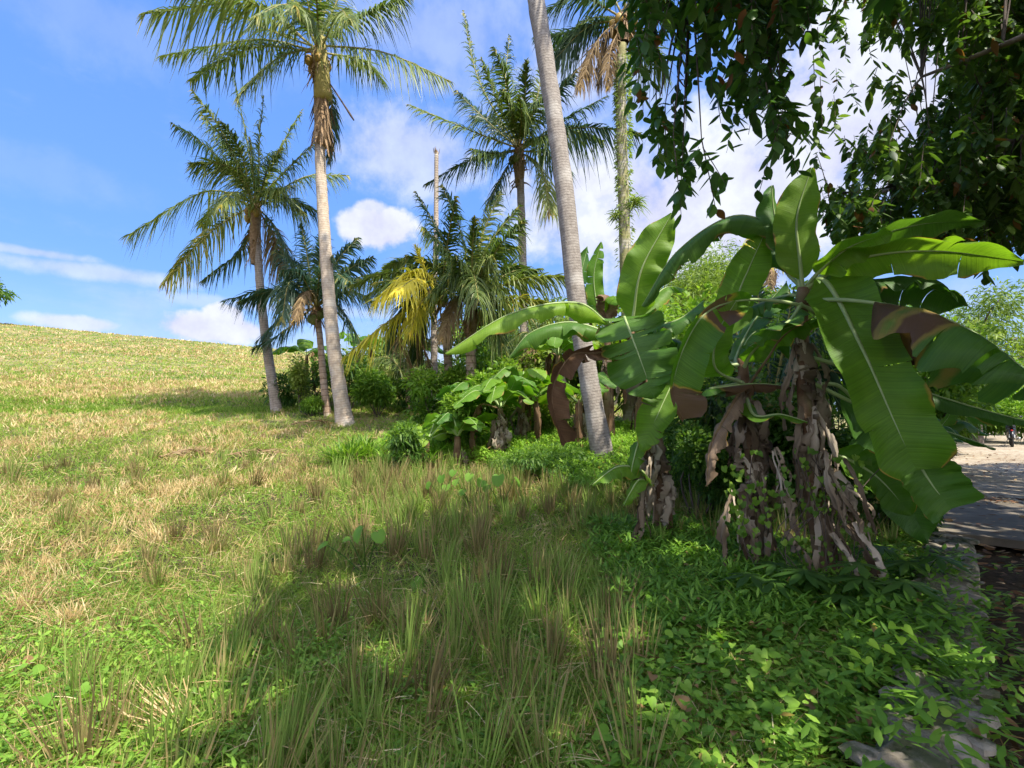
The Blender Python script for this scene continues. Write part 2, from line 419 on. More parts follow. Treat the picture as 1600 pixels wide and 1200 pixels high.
G = leafmat
M = dict(
    palm=G('palm_green', [(0, (.04, .08, .018)), (.5, (.10, .155, .03)), (1, (.25, .28, .07))], .32, .38, dead=(.20, .13, .07), edge=(.40, .33, .05), spec=.5),
    palm_blue=G('palm_dark', [(0, (.022, .06, .03)), (.6, (.05, .105, .05)), (1, (.12, .17, .07))], .28, .36, dead=(.20, .13, .07), edge=(.36, .30, .05), spec=.55),
    palm_yellow=G('palm_yellow', [(0, (.30, .31, .04)), (.5, (.62, .54, .05)), (1, (.82, .70, .10))], .45, .45, edge=(.75, .58, .06), dead=(.5, .36, .10)),
    palm_dry=G('palm_dry', [(0, (.13, .085, .045)), (.5, (.26, .18, .09)), (1, (.40, .30, .15))], .25, .7, spec=.2, tint=(1.1, 1, .8)),
    rachis=plain('frond_stalk', (.20, .19, .05), (.33, .27, .08), .5, 5),
    rachis_dry=plain('frond_stalk_dry', (.18, .11, .05), (.34, .24, .12), .8, 7),
    sheath=plain('fibre_sheath', (.20, .12, .06), (.40, .27, .15), .9, 14, .8),
    sheath_y=plain('yellow_sheath', (.34, .28, .07), (.47, .38, .13), .7, 14, .6),
    coconut=plain('coconut_husk', (.30, .20, .05), (.42, .26, .06), .5, 6),
    coconut_g=plain('coconut_green', (.12, .16, .03), (.24, .24, .06), .45, 6),
    trunkA=trunkmat('palm_bark_pale', (.32, .25, .18), (.54, .45, .34), 15, (.66, .60, .52)),
    trunkB=trunkmat('palm_bark_grey', (.24, .19, .145), (.42, .35, .28), 13, (.48, .45, .40)),
    trunkC=trunkmat('palm_bark_ringed', (.30, .20, .13), (.52, .38, .27), 5.5, (.28, .2, .14)),
    trunkH=trunkmat('palm_bark_leaning', (.17, .145, .12), (.30, .265, .225), 20, (.55, .52, .48), scale=14, bs=.9),
    trunkI=trunkmat('palm_bark_mossy', (.30, .27, .19), (.50, .45, .35), 12, (.6, .57, .5), moss=(.24, .22, .10)),
    banana=G('banana_leaf', [(0, (.07, .18, .014)), (.5, (.13, .27, .02)), (1, (.25, .40, .035))], .48, .42, 240., dead=(.17, .095, .05), edge=(.45, .30, .05), spec=.55),
    banana_dark=G('banana_leaf_dark', [(0, (.045, .125, .018)), (.5, (.085, .20, .024)), (1, (.15, .28, .035))], .42, .4, 240., dead=(.14, .075, .04), edge=(.30, .22, .05), spec=.55),
    banana_dead=G('banana_leaf_dead', [(0, (.06, .032, .016)), (.5, (.15, .085, .045)), (1, (.33, .24, .17))], .15, .75, 200., spec=.2, tint=(1.1, .9, .7)),
    skirt=G('dead_leaf_skirt', [(0, (.09, .062, .038)), (.5, (.25, .19, .13)), (1, (.50, .42, .32))], .15, .85, 0., spec=.15, tint=(1.1, 1, .85)),
    midrib=plain('banana_midrib', (.28, .38, .13), (.38, .46, .2), .45, 6),
    midrib_dry=plain('banana_midrib_dry', (.16, .10, .05), (.30, .20, .10), .8, 8),
    pstem=trunkmat('banana_stem', (.10, .055, .03), (.26, .17, .10), 2.0, (.6, .5, .4), lich=(.20, .22, .10), scale=5),
    canopy=G('canopy_leaf', [(0, (.028, .08, .022)), (.55, (.065, .15, .03)), (1, (.15, .29, .04))], .42, .3, dead=(.22, .09, .03), edge=(.35, .2, .03), spec=.6),
    canopy2=G('canopy_leaf_far', [(0, (.04, .085, .02)), (.5, (.09, .165, .03)), (1, (.20, .30, .045))], .42, .4, dead=(.22, .10, .03), edge=(.3, .2, .03), spec=.45),
    twig=plain('twig_bark', (.06, .045, .035), (.13, .10, .08), .9, 12),
    bark=plain('tree_bark', (.12, .09, .07), (.26, .21, .17), .95, 7, .8),
    bush=G('bush_leaf', [(0, (.06, .14, .018)), (.5, (.14, .265, .03)), (1, (.29, .42, .055))], .42, .4),
    bush_pale=G('bush_leaf_pale', [(0, (.12, .19, .03)), (.5, (.22, .30, .05)), (1, (.38, .44, .12))], .4, .45),
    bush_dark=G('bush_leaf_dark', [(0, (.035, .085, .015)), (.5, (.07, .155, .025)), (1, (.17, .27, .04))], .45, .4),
    bamboo=G('bamboo_leaf', [(0, (.08, .14, .02)), (.5, (.17, .25, .04)), (1, (.32, .40, .07))], .42, .45),
    grass=G('field_grass', [(0, (.08, .16, .02)), (.4, (.18, .29, .035)), (.75, (.31, .41, .07)), (1, (.46, .48, .15))], .42, .5, spec=.3, dead=(.42, .29, .15), edge=(.42, .37, .13)),
    straw=G('rice_straw', [(0, (.26, .16, .06)), (.4, (.48, .33, .14)), (.8, (.64, .48, .23)), (1, (.72, .60, .34))], .2, .7, spec=.25, tint=(1.1, 1, .8), dead=(.12, .075, .04), edge=(.3, .2, .1)),
    stubble=G('rice_stubble', [(0, (.17, .13, .055)), (.3, (.38, .29, .13)), (.5, (.16, .23, .045)), (1, (.30, .42, .09))], .3, .6, spec=.25),
    weed=G('weed_leaf', [(0, (.08, .18, .02)), (.5, (.17, .33, .035)), (1, (.33, .50, .07))], .42, .42, dead=(.30, .18, .08), edge=(.5, .42, .06)),
    lime=G('lime_leaf', [(0, (.22, .42, .03)), (1, (.38, .58, .06))], .45, .4),
    taro=G('taro_leaf', [(0, (.13, .30, .035)), (1, (.25, .44, .06))], .55, .4, 30.),
    litter=G('fallen_leaf', [(0, (.10, .055, .03)), (.5, (.24, .12, .055)), (.8, (.38, .22, .11)), (1, (.5, .36, .2))], .12, .65, spec=.3, tint=(1.1, .9, .6)),
    stone=plain('rubble_stone', (.14, .115, .085), (.36, .31, .24), .95, 9, 1., moss=(.075, .085, .035)),
    pale_stone=plain('pale_stone', (.38, .36, .30), (.52, .49, .42), .9, 11, .6),
    mortar=plain('mortar', (.14, .115, .075), (.36, .31, .24), .95, 5, 1., moss=(.07, .08, .03)),
    concrete=plain('old_concrete', (.12, .10, .075), (.23, .195, .145), .9, 2.2, .4),
    brick=plain('broken_brick', (.40, .10, .06), (.48, .16, .10), .9, 14, .5),
    black=plain('black_plastic', (.012, .012, .014), (.02, .02, .022), .3, 9, .05, 0, .5),
    rubber=plain('rubber', (.02, .02, .02), (.035, .035, .035), .8, 20, .2),
    metal=plain('dull_metal', (.4, .4, .4), (.5, .5, .5), .35, 9, .1, .9),
    red=plain('red_lens', (.35, .01, .01), (.45, .02, .02), .2, 9, 0.),
    white=plain('white_paint', (.75, .75, .72), (.8, .8, .78), .6, 9, .1),
)

def ground_mat():
    m, N, L = newmat('field_soil')
    out = N.new('ShaderNodeOutputMaterial'); geo = N.new('ShaderNodeTexCoord')
    def nz(s, d=6, r=.65):
        n = N.new('ShaderNodeTexNoise'); n.inputs['Scale'].default_value = s; n.inputs['Detail'].default_value = d; n.inputs['Roughness'].default_value = r
        L.new(geo.outputs['Object'], n.inputs['Vector']); return n.outputs[0]
    at = N.new('ShaderNodeAttribute'); at.attribute_name = 'dat'; sep = N.new('ShaderNodeSeparateXYZ'); L.new(at.outputs['Vector'], sep.inputs[0])
    soil = ramp(N, L, nz(14), [(.3, (.045, .032, .02)), (.7, (.13, .095, .06))])
    green = ramp(N, L, nz(22), [(.3, (.05, .09, .02)), (.7, (.15, .20, .05))])
    straw = ramp(N, L, nz(30), [(.3, (.20, .14, .07)), (.7, (.42, .32, .17))])
    c = mixc(N, L, ramp(N, L, nz(1.1), [(.42, (0, 0, 0)), (.6, (1, 1, 1))]), green, straw)
    c = mixc(N, L, sep.outputs[0], soil, c)
    p = N.new('ShaderNodeBsdfPrincipled'); L.new(c, p.inputs['Base Color']); p.inputs['Roughness'].default_value = .95; p.inputs['Specular IOR Level'].default_value = .1
    b = N.new('ShaderNodeBump'); b.inputs['Strength'].default_value = .8; b.inputs['Distance'].default_value = .05; L.new(nz(25), b.inputs['Height']); L.new(b.outputs[0], p.inputs['Normal'])
    L.new(p.outputs[0], out.inputs[0]); return m
def dirt_mat():
    m, N, L = newmat('dirt_road')
    out = N.new('ShaderNodeOutputMaterial'); geo = N.new('ShaderNodeTexCoord')
    def nz(s, d=7):
        n = N.new('ShaderNodeTexNoise'); n.inputs['Scale'].default_value = s; n.inputs['Detail'].default_value = d; n.inputs['Roughness'].default_value = .65
        L.new(geo.outputs['Object'], n.inputs['Vector']); return n.outputs[0]
    c = ramp(N, L, nz(.9), [(.35, (.29, .235, .165)), (.65, (.43, .36, .265))])
    c = mixc(N, L, ramp(N, L, nz(7), [(.5, (0, 0, 0)), (.66, (.8, .8, .8))]), c, (.17, .11, .07))
    c = mixc(N, L, ramp(N, L, nz(34), [(.58, (0, 0, 0)), (.66, (.9, .9, .9))]), c, (.52, .47, .4))
    p = N.new('ShaderNodeBsdfPrincipled'); L.new(c, p.inputs['Base Color']); p.inputs['Roughness'].default_value = .95; p.inputs['Specular IOR Level'].default_value = .1
    b = N.new('ShaderNodeBump'); b.inputs['Strength'].default_value = .6; b.inputs['Distance'].default_value = .03; L.new(nz(12), b.inputs['Height']); L.new(b.outputs[0], p.inputs['Normal'])
    L.new(p.outputs[0], out.inputs[0]); return m

# ------------------------------------------------------------------ ground, road
def build_ground():
    n = 420
    s = np.linspace(-1, 1, n); xs = np.sinh(s*4.6)/np.sinh(4.6)*900
    t = np.linspace(0, 1, n); ys = -25+ (np.sinh((t*1.0-.16)*6.2)+np.sinh(.16*6.2))/(np.sinh(.84*6.2)+np.sinh(.16*6.2))*1500
    X, Y = np.meshgrid(xs, ys)
    Z = gz(X, Y)
    s_ = sdist(X, Y)
    Z = Z-.10*smooth(.35, -.1, s_)*smooth(-6, -4.5, s_)
    a = np.zeros((n, n, 4)); a[..., 0] = smooth(9, 16, Y)*smooth(0, 2, s_)
    i = np.arange(n-1)[:, None]*n; j = np.arange(n-1)[None]
    q = np.stack([i+j, i+j+1, i+n+j+1, i+n+j], -1).reshape(-1, 4)
    mb = MB(); mb.add(np.stack([X, Y, Z], -1).reshape(-1, 3), q, None, a.reshape(-1, 4))
    tag(mb.build('ground', ground_mat()), kind='structure')
build_ground()

def rp(a, b, z=0.):
    """a metres along the road, b metres to the right of its left edge"""
    p = RE+RD*a+RN*b
    return np.array([p[0], p[1], z])
def rectslab(mb, a0, a1, b0, b1, z0, z1, na=20, nb=12, jag=.0, bumpy=.01):
    A = np.linspace(a0, a1, na); B = np.linspace(b0, b1, nb)
    v = np.zeros((na, nb, 3))
    for i, a in enumerate(A):
        for j, b in enumerate(B):
            ja = jag*(rng.random()-.5) if i in (0, na-1) else 0; jb = jag*(rng.random()-.5) if j in (0, nb-1) else 0
            v[i, j] = rp(a+ja, b+jb, z1+bumpy*(rng.random()-.5))
    top = v.reshape(-1, 3); idx = np.arange(na*nb).reshape(na, nb)
    q = np.stack([idx[:-1, :-1], idx[1:, :-1], idx[1:, 1:], idx[:-1, 1:]], -1).reshape(-1, 4)
    ring = np.r_[idx[0, :], idx[1:, -1], idx[-1, -2::-1], idx[-2:0:-1, 0]]
    low = top[ring].copy(); low[:, 2] = z0
    m = len(ring); r2 = na*nb+np.arange(m)
    q2 = np.stack([ring, np.roll(ring, -1), np.roll(r2, -1), r2], -1)
    mb.add(np.vstack([top, low]), np.vstack([q, q2]))
mb = MB(); rectslab(mb, 3.35, 60, -.1, 3.9, -.2, .03, 120, 16, .25, .02)
tag(mb.build('road', dirt_mat()), kind='structure')
mb = MB(); rectslab(mb, 0, 3.3, -.05, 4.2, -.02, .07, 14, 12, .03, .006)
tag(mb.build('pavement', M['concrete'], smooth_=False), kind='structure')

# ------------------------------------------------------------------ coconut palms
def frond(root, pts, mat, rmat, ll=.85, nl=52, droop=.8, wid=.045, rnd=.5, brown=0., missing=.06, start=.16, rr=.028, wind=(0, 0, 0), twist=None):
    c = bez(pts, 30); n = len(c)
    t = np.linspace(0, 1, n)
    mb = MB(); tube(mb, c, rr*(1-.88*t)+.003, 6, .5)
    tan = nrm(np.gradient(c, axis=0))
    side = nrm(np.cross(tan, UP)+1e-4)
    chord = nrm(c[-1]-c[0])
    if twist is None: twist = rng.normal(0, .45)+(rng.choice([-1, 1])*rng.uniform(.6, 1.3) if chord[2] > .25 else 0)
    tw = twist*(.4+.6*t)+.25*np.sin(t*5+rng.random()*6)
    nb_ = np.cross(side, tan); side = nrm(side*np.cos(tw)[:, None]+nb_*np.sin(tw)[:, None])
    u = start+(1-start)*np.linspace(0, 1, nl)**.92
    L = np.linalg.norm(np.diff(c, axis=0), axis=1).sum()
    fm = MB()
    for sg in (-1, 1):
        uu = np.clip(u+rng.normal(0, .004, nl), 0, 1); keep = rng.random(nl) > missing; uu = uu[keep]
        k = uu*(n-1); i = np.clip(k.astype(int), 0, n-2); f = (k-i)[:, None]
        b = c[i]*(1-f)+c[i+1]*f; tg = tan[i]*(1-f)+tan[i+1]*f; sd_ = side[i]*sg
        env = np.sin(math.pi*np.clip(.16+.80*(uu-start)/(1-start), 0, 1))**.75
        fw = .35+.9*((uu-start)/(1-start))[:, None]
        upv = nrm(np.cross(sd_, tg)*sg)
        d0 = nrm(sd_+tg*fw+upv*.12+rng.normal(0, .15, (len(uu), 3)))
        ln = ll*env*rng.uniform(.82, 1.08, len(uu))
        g = np.zeros((len(uu), 3)); g[:, 2] = -droop*rng.uniform(.45, 1.5, len(uu)); g += np.array(wind)+rng.normal(0, .12, (len(uu), 3))
        g += -sd_*.25*droop
        wdir = tg+rng.normal(0, .25, tg.shape)
        strips(fm, b, d0, wdir, ln, wid*rng.uniform(.75, 1.15, len(uu)), g, BLADE, 0., np.clip(rnd+rng.normal(0, .16, len(uu)), 0, 1), np.clip(brown+rng.normal(0, .12, len(uu))+.25*(uu > .93), 0, 1) if brown else np.clip(rng.normal(.05, .12, len(uu))+.3*(uu > .95), 0, 1))
    o = fm.build('frond', mat, root)
    if o is not None: mb.build('frond_stalk', rmat, o)
    return o

def ell(mb, c, r, seg=10, rings=7, rnd=.5):
    th = np.linspace(0, math.pi, rings); ph = np.linspace(0, 2*math.pi, seg, endpoint=False)
    r = np.broadcast_to(r, (3,))
    v = np.stack([np.sin(th)[:, None]*np.cos(ph)*r[0], np.sin(th)[:, None]*np.sin(ph)*r[1], np.cos(th)[:, None]*np.ones(seg)*r[2]], -1)+np.asarray(c)
    i = np.arange(rings-1)[:, None]*seg; j = np.arange(seg)[None]; k = (j+1) % seg
    a = np.zeros((rings*seg, 4)); a[:, 2] = rnd
    mb.add(v.reshape(-1, 3), np.stack([i+j, i+seg+j, i+seg+k, i+k], -1).reshape(-1, 4), None, a)

def crown_boss(root, c, r, h, mat, n=9):
    """the leaf bases and matted fibre round the top of a palm trunk"""
    mb = MB()
    path = np.array([c+[0, 0, -h], c+[0, 0, -h*.5], c, c+[0, 0, h*.35]])
    tube(mb, bez(path, 9), np.array([.8, .95, 1.1, 1.2, 1.25, 1.1, .9, .6, .25])*r, 10, .5, .25)
    m = 46; a = rng.random(m)*6.283; z = rng.uniform(-h, h*.1, m)
    base = c+np.stack([np.cos(a)*r, np.sin(a)*r, z], 1)
    d = np.stack([np.cos(a)*.6, np.sin(a)*.6, rng.uniform(-.9, .8, m)], 1)
    strips(mb, base, d, np.stack([-np.sin(a), np.cos(a), a*0], 1), rng.uniform(.2, .5, m), rng.uniform(.03, .10, m), (0, 0, -.7), BLADE)
    return mb.build('fibre_sheath', mat, root)

def palm(label, base_px, Y, spine, rad, crown, fronds, tm, mat, dryf=(), nuts=0, nutmat=None, ll=.85, nl=74, droop=.85, wid=.05, extra=8, Lx=4.2, group=None, boss=True, boss_h=.7, name='coconut_palm', seedz=0., ydepth=1.0, wind=(0, 0, 0), fl=None):
    base = onground(base_px, Y) if base_px is not None else P(*spine[0], Y)
    pts = [P(x, y, Y) for (x, y) in spine]
    if base_px is not None: pts = [base-np.array([0, 0, .12])]+pts
    else: base = pts[0].copy(); base[2] = gz(base[0], base[1]); pts = [base-np.array([0, 0, .12])]+pts
    t = thing(name, label, 'palm tree', base, group)
    mb = MB(); pa = bez(pts, 60)
    u = np.linspace(0, 1, 60)
    rr = rad[0]*(1-u)+rad[1]*u; rr = rr*(1+.30*np.exp(-u*22.)+.45*np.exp(-u*70.))*(1+.05*np.sin(u*90+rad[0]*50)*rng.random(60))
    tube(mb, pa, rr, 14, .5, .05)
    # root boss skirt
    mb.build('trunk', tm, t)
    c = P(crown[0], crown[1], Y)
    if boss: crown_boss(t, c, rad[1]*1.25, boss_h, M['sheath'])
    sc = Y/800.0
    for i, fr in enumerate(fronds):
        m = mat; rm = M['rachis']; br = 0.
        (mx_, my_), (tx, ty) = fr[0], fr[1]
        opts = fr[2] if len(fr) > 2 else {}
        mat_ = M[opts['mat']] if 'mat' in opts else mat
        if opts.get('mat', '') == 'palm_dry': rm = M['rachis_dry']
        # depth: spend the rest of the real length toward or away from the viewer
        scr = math.hypot(tx-crown[0], ty-crown[1])*sc
        dz = opts.get('dy', math.sqrt(max(Lx**2-scr**2, 0))*rng.choice([-1, 1])*.6)*ydepth
        pm = P(mx_, my_, Y+dz*.5); pt = P(tx, ty, Y+dz)
        c0 = c+np.array([rng.normal(0, .05), rng.normal(0, .05), rng.uniform(-.1, .12)])
        frond(t, [c0, pm, pt], mat_, rm, opts.get('ll', ll), opts.get('nl', nl), opts.get('droop', droop), wid, opts.get('rnd', rng.uniform(.3, .75)), opts.get('brown', 0.), opts.get('miss', .06), opts.get('start', .16), wind=wind)
    for i in range(extra):
        a = 2*math.pi*(i+rng.random()*.6)/extra; e = rng.uniform(.3, 1.15)
        d = np.array([math.cos(a)*math.cos(e), math.sin(a)*math.cos(e), math.sin(e)])
        L = Lx*rng.uniform(.8, 1.0)
        pm = c+d*L*.5; pt = c+d*L*.9+np.array([d[0]*.3, d[1]*.3, -L*.28*(1.3-math.sin(e))])
        frond(t, [c, pm, pt], mat, M['rachis'], ll, nl, droop, wid, rng.uniform(.3, .75), wind=wind)
    for i in range(nuts):
        a = rng.random()*6.283; mb = MB()
        ell(mb, c+np.array([math.cos(a)*rad[1]*2.1, math.sin(a)*rad[1]*2.1, -.15-rng.random()*.35]), (.12, .12, .15))
        mb.build('coconut', nutmat or M['coconut'], t)
    return t, c

d_ = dict
# tall pale palm in the middle of the left half
tA, cA = palm('tall coconut palm with pale smooth trunk and brown fibre collar, crown cut by the frame', 541, 14.0, [(521, 540), (508, 380), (500, 240), (497, 110)], (.20, .125), (497, 78), [
    ((395, 8), (222, 22), d_(dy=-.6, ll=1.1, droop=1.3)), ((400, 62), (252, 88), d_(dy=.5, droop=.9)), ((395, 75), (298, 126), d_(dy=1.2)),
    ((432, 92), (372, 150), d_(dy=-1.5, ll=.7)), ((600, 82), (706, 128), d_(dy=-.4, droop=1.0)), ((565, 95), (600, 128), d_(dy=2.2, rnd=.7)),
    ((560, 28), (640, -6), d_(dy=-.8, droop=1.2)), ((548, -30), (640, -70), d_(dy=.8)), ((440, -20), (360, -60), d_(dy=.9)), ((405, 40), (310, -12), d_(dy=1.)),
    ((500, -70), (480, -160), d_(dy=-.9)), ((520, -40), (545, -150), d_(dy=1.)), ((470, -40), (440, -150), d_(dy=-1.6)), ((495, -10), (505, -60), d_(dy=-2.8)), ((480, 20), (462, 10), d_(dy=-3)),
    ((530, 20), (545, 30), d_(dy=-3.0)), ((455, 10), (400, 25), d_(dy=-2.4)), ((518, 160), (514, 255), d_(dy=1.2, ll=.5, droop=.9, mat='palm_blue', start=.3))],
    M['trunkA'], M['palm'], nuts=5, nutmat=M['coconut'], Lx=4.6, extra=2, ll=.85, boss_h=1.0)
mb = MB()     # yellow and brown leaf-base collars, bare flower stalk
c = P(502, 150, 14.); tube(mb, [P(502, 60, 13.95), P(504, 110, 13.9), P(505, 152, 13.88)], [.12, .19, .24], 12, .5, .15)
mb.build('leaf_base_sheath', M['sheath_y'], tA)
mb = MB(); tube(mb, [P(499, 110, 14), P(502, 150, 14), P(504, 200, 14.), P(505, 228, 14)], [.17, .18, .21, .19], 12, .5, .18)
n = 60; a = rng.random(n)*6.28; zz = rng.uniform(150, 228, n)
b = np.array([P(503, z, 14) for z in zz])+np.stack([np.cos(a)*.22, np.sin(a)*.22, a*0], 1)
strips(mb, b, np.stack([np.cos(a)*.35, np.sin(a)*.35, -1+0*a], 1), np.stack([-np.sin(a), np.cos(a), a*0], 1), .5, .07, (0, 0, 0))
mb.build('brown_fibre_collar', M['sheath'], tA)
mb = MB(); tube(mb, bez([P(515, 130, 13.8), P(535, 160, 13.7), P(553, 188, 13.7)], 8), [.02, .022, .025, .025, .025, .03, .035, .02], 6)
mb.build('flower_stalk', M['twig'], tA)

palm('coconut palm standing left of the tall pale one, shaggy crown with a browned lower frond', 434, 17.0, [(414, 520), (405, 430), (401, 345)], (.165, .115), (400, 322), [
    ((320, 300), (196, 370), d_(dy=-.5, ll=.95, droop=1.1, rnd=.7)), ((330, 362), (255, 444), d_(dy=-.8, ll=.8, brown=.34, droop=1.)), ((382, 385), (314, 440), d_(dy=.8, ll=.5, droop=1.3, mat='palm_blue')),
    ((435, 300), (472, 330), d_(dy=-1.2)), ((450, 312), (500, 332), d_(dy=1.4, mat='palm_blue')), ((432, 358), (466, 432), d_(dy=-1.2, mat='palm_blue')), ((428, 372), (440, 430), d_(dy=1.2, mat='palm_dry')),
    ((385, 215), (364, 118), d_(dy=.7)), ((352, 215), (300, 142), d_(dy=-.6)), ((335, 240), (268, 192), d_(dy=.8, mat='palm_blue')), ((405, 225), (412, 150), d_(dy=-1.4)),
    ((438, 232), (472, 172), d_(dy=.6)), ((452, 262), (492, 222), d_(dy=-.7)), ((360, 262), (298, 256), d_(dy=-1.3)), ((375, 235), (345, 190), d_(dy=-2)), ((420, 260), (440, 232), d_(dy=-2.3)), ((395, 260), (390, 215), d_(dy=-2.6)),
    ((420, 300), (455, 290), d_(dy=-2.)), ((370, 300), (345, 320), d_(dy=-2.2, rnd=.8))],
    M['trunkB'], M['palm'], nuts=5, Lx=4.4, extra=3, ll=.9, boss_h=2.0)
palm('short dark leaved coconut palm with a strongly ringed orange trunk beside the tall pale trunk', 513, 16.0, [(506, 600), (501, 540), (497, 500)], (.12, .09), (495, 480), [
    ((440, 452), (372, 472), d_(dy=-.5, ll=.6)), ((462, 415), (428, 392), d_(dy=.6)), ((480, 400), (470, 350), d_(dy=.5)), ((500, 400), (505, 358), d_(dy=-.8)), ((525, 410), (560, 372), d_(dy=.3)),
    ((540, 425), (582, 402), d_(dy=-.6)), ((545, 455), (586, 472), d_(dy=.8)), ((450, 490), (402, 532), d_(dy=.8)), ((440, 520), (395, 545), d_(dy=-.3, ll=.6)), ((530, 480), (560, 530), d_(dy=-.9)), ((455, 440), (440, 500), d_(dy=-1.3)),
    ((470, 430), (440, 425), d_(dy=-1.8)), ((520, 430), (545, 440), d_(dy=-1.9)), ((500, 430), (520, 400), d_(dy=-2.2)), ((480, 455), (460, 500), d_(dy=-1.9, mat='palm_dry', ll=.5))],
    M['trunkC'], M['palm_blue'], nuts=6, nutmat=M['coconut_g'], Lx=3.2, extra=4, ll=.8, boss_h=.5)
# headless dead trunk
b = onground(680, 15.0)
tD = thing('dead_palm_trunk', 'thin dead palm trunk with no crown, broken off against the sky', 'dead trunk', b)
mb = MB(); pa = bez([b-[0, 0, .1], P(678, 500, 15), P(681, 380, 15), P(682, 238, 15)], 50); tube(mb, pa, np.linspace(.11, .06, 50), 12, .5, .08)
mb.build('trunk', M['trunkB'], tD)
mb = MB(); n = 26; a = rng.random(n)*6.28; tp = P(682, 240, 15)
strips(mb, tp+np.stack([np.cos(a)*.075, np.sin(a)*.075, a*0], 1), np.stack([np.cos(a)*.2, np.sin(a)*.2, 1+a*0], 1), np.stack([-np.sin(a), np.cos(a), a*0], 1), rng.uniform(.06, .2, n), .035, (0, 0, 0))
mb.build('splintered_top', M['sheath'], tD)

palm('young coconut palm with bright yellow arching fronds left of the headless trunk', 706, 13.2, [(700, 560), (694, 490)], (.13, .10), (690, 455), [
    ((645, 425), (585, 470), d_(dy=-1.3, mat='palm_yellow', ll=.85, rnd=.8, droop=.8, nl=80)), ((655, 435), (618, 455), d_(dy=-1.8, mat='palm_yellow', ll=.7, rnd=.9, droop=.9, nl=70)), ((610, 500), (536, 560), d_(dy=-.9, mat='palm_yellow', rnd=.35, ll=.6, droop=1.1)),
    ((668, 430), (649, 384), d_(dy=-.4, mat='palm_yellow', ll=.45, rnd=.9, droop=.3)), ((635, 432), (572, 462), d_(dy=.2, ll=.7, rnd=.8)), ((640, 410), (600, 418), d_(dy=.9)),
    ((660, 470), (640, 520), d_(dy=-1.2, mat='palm_yellow', ll=.6, rnd=.3)), ((650, 500), (680, 590), d_(dy=-.3, mat='palm_dry', ll=.5, miss=.4)), ((625, 520), (668, 620), d_(dy=.3, mat='palm_dry', ll=.5, miss=.3)), ((660, 500), (650, 560), d_(dy=.8)), ((690, 440), (700, 400), d_(dy=1.)), ((640, 470), (610, 540), d_(dy=1.2, mat='palm_blue'))],
    M['trunkC'], M['palm'], Lx=3.0, extra=3, ll=.7, boss_h=.4)
palm('dense young coconut palm with upright fronds behind the small banana clump', 735, 12.6, [(736, 580), (736, 500)], (.15, .12), (736, 478), [
    ((722, 370), (690, 288), d_(dy=.4, mat='palm_blue')), ((700, 390), (650, 300), d_(dy=-.3, mat='palm_blue')), ((750, 380), (782, 300), d_(dy=.6)), ((760, 390), (812, 322), d_(dy=-.4)), ((738, 400), (742, 340), d_(dy=-1.2)),
    ((690, 420), (634, 400), d_(dy=.8)), ((800, 440), (884, 432), d_(dy=-.2, rnd=.85)), ((800, 468), (868, 476), d_(dy=-.8, brown=.3, rnd=.8)), ((790, 420), (835, 425), d_(dy=1.0)), ((710, 440), (672, 455), d_(dy=-1.2)), ((770, 440), (800, 500), d_(dy=-1.)),
    ((755, 420), (770, 400), d_(dy=-1.8, rnd=.8)), ((722, 430), (710, 400), d_(dy=-1.7)), ((740, 430), (748, 470), d_(dy=-1.9)), ((760, 460), (785, 540), d_(dy=-.6)), ((715, 465), (690, 530), d_(dy=-.7, mat='palm_dry', ll=.5)), ((730, 420), (700, 430), d_(dy=-1.3))],
    M['trunkC'], M['palm'], Lx=3.1, extra=5, ll=.75, nuts=3, boss_h=.9)
palm('straight coconut palm right of the headless trunk with a wide ragged crown', 822, 16.0, [(820, 560), (817, 420), (813, 280)], (.15, .12), (811, 235), [
    ((748, 125), (724, 18), d_(dy=-.3, ll=.65, rnd=.5)), ((790, 140), (796, 56), d_(dy=.6, mat='palm_blue')), ((778, 160), (752, 90), d_(dy=-1.2)), ((738, 205), (638, 163), d_(dy=-.5, ll=.75, droop=.6, rnd=.7)), ((762, 190), (712, 142), d_(dy=.9, mat='palm_blue')),
    ((770, 240), (735, 232), d_(dy=-1.8)), ((742, 248), (664, 288), d_(dy=.4, mat='palm_blue', ll=.6)), ((785, 275), (760, 325), d_(dy=-1.0, mat='palm_blue', ll=.6)), ((840, 150), (850, 80), d_(dy=.4)), ((862, 160), (900, 110), d_(dy=-.4, mat='palm_blue')),
    ((875, 190), (948, 150), d_(dy=-.3, mat='palm_blue', ll=.7)), ((895, 200), (1000, 208), d_(dy=-.5, mat='palm_blue', droop=1.2)), ((845, 262), (860, 335), d_(dy=-1.2, rnd=.9, brown=.2)), ((850, 240), (890, 270), d_(dy=1.2, mat='palm_blue')),
    ((820, 160), (822, 95), d_(dy=-1.4)), ((800, 180), (785, 140), d_(dy=-2.2)), ((830, 180), (850, 150), d_(dy=-2.3)), ((815, 190), (812, 150), d_(dy=-2.6)), ((840, 215), (880, 210), d_(dy=-2.))],
    M['trunkB'], M['palm'], Lx=4.4, extra=3, ll=.85, boss_h=1.2, nuts=3, nutmat=M['coconut_g'])
palm('big grey coconut palm trunk leaning left and leaving the frame at the top', 945, 9.0, [(905, 500), (880, 280), (852, 90), (828, -60), (812, -190)], (.172, .15), (812, -200), [],
     M['trunkH'], M['palm'], Lx=4.4, extra=13, ll=.9, boss_h=.6)
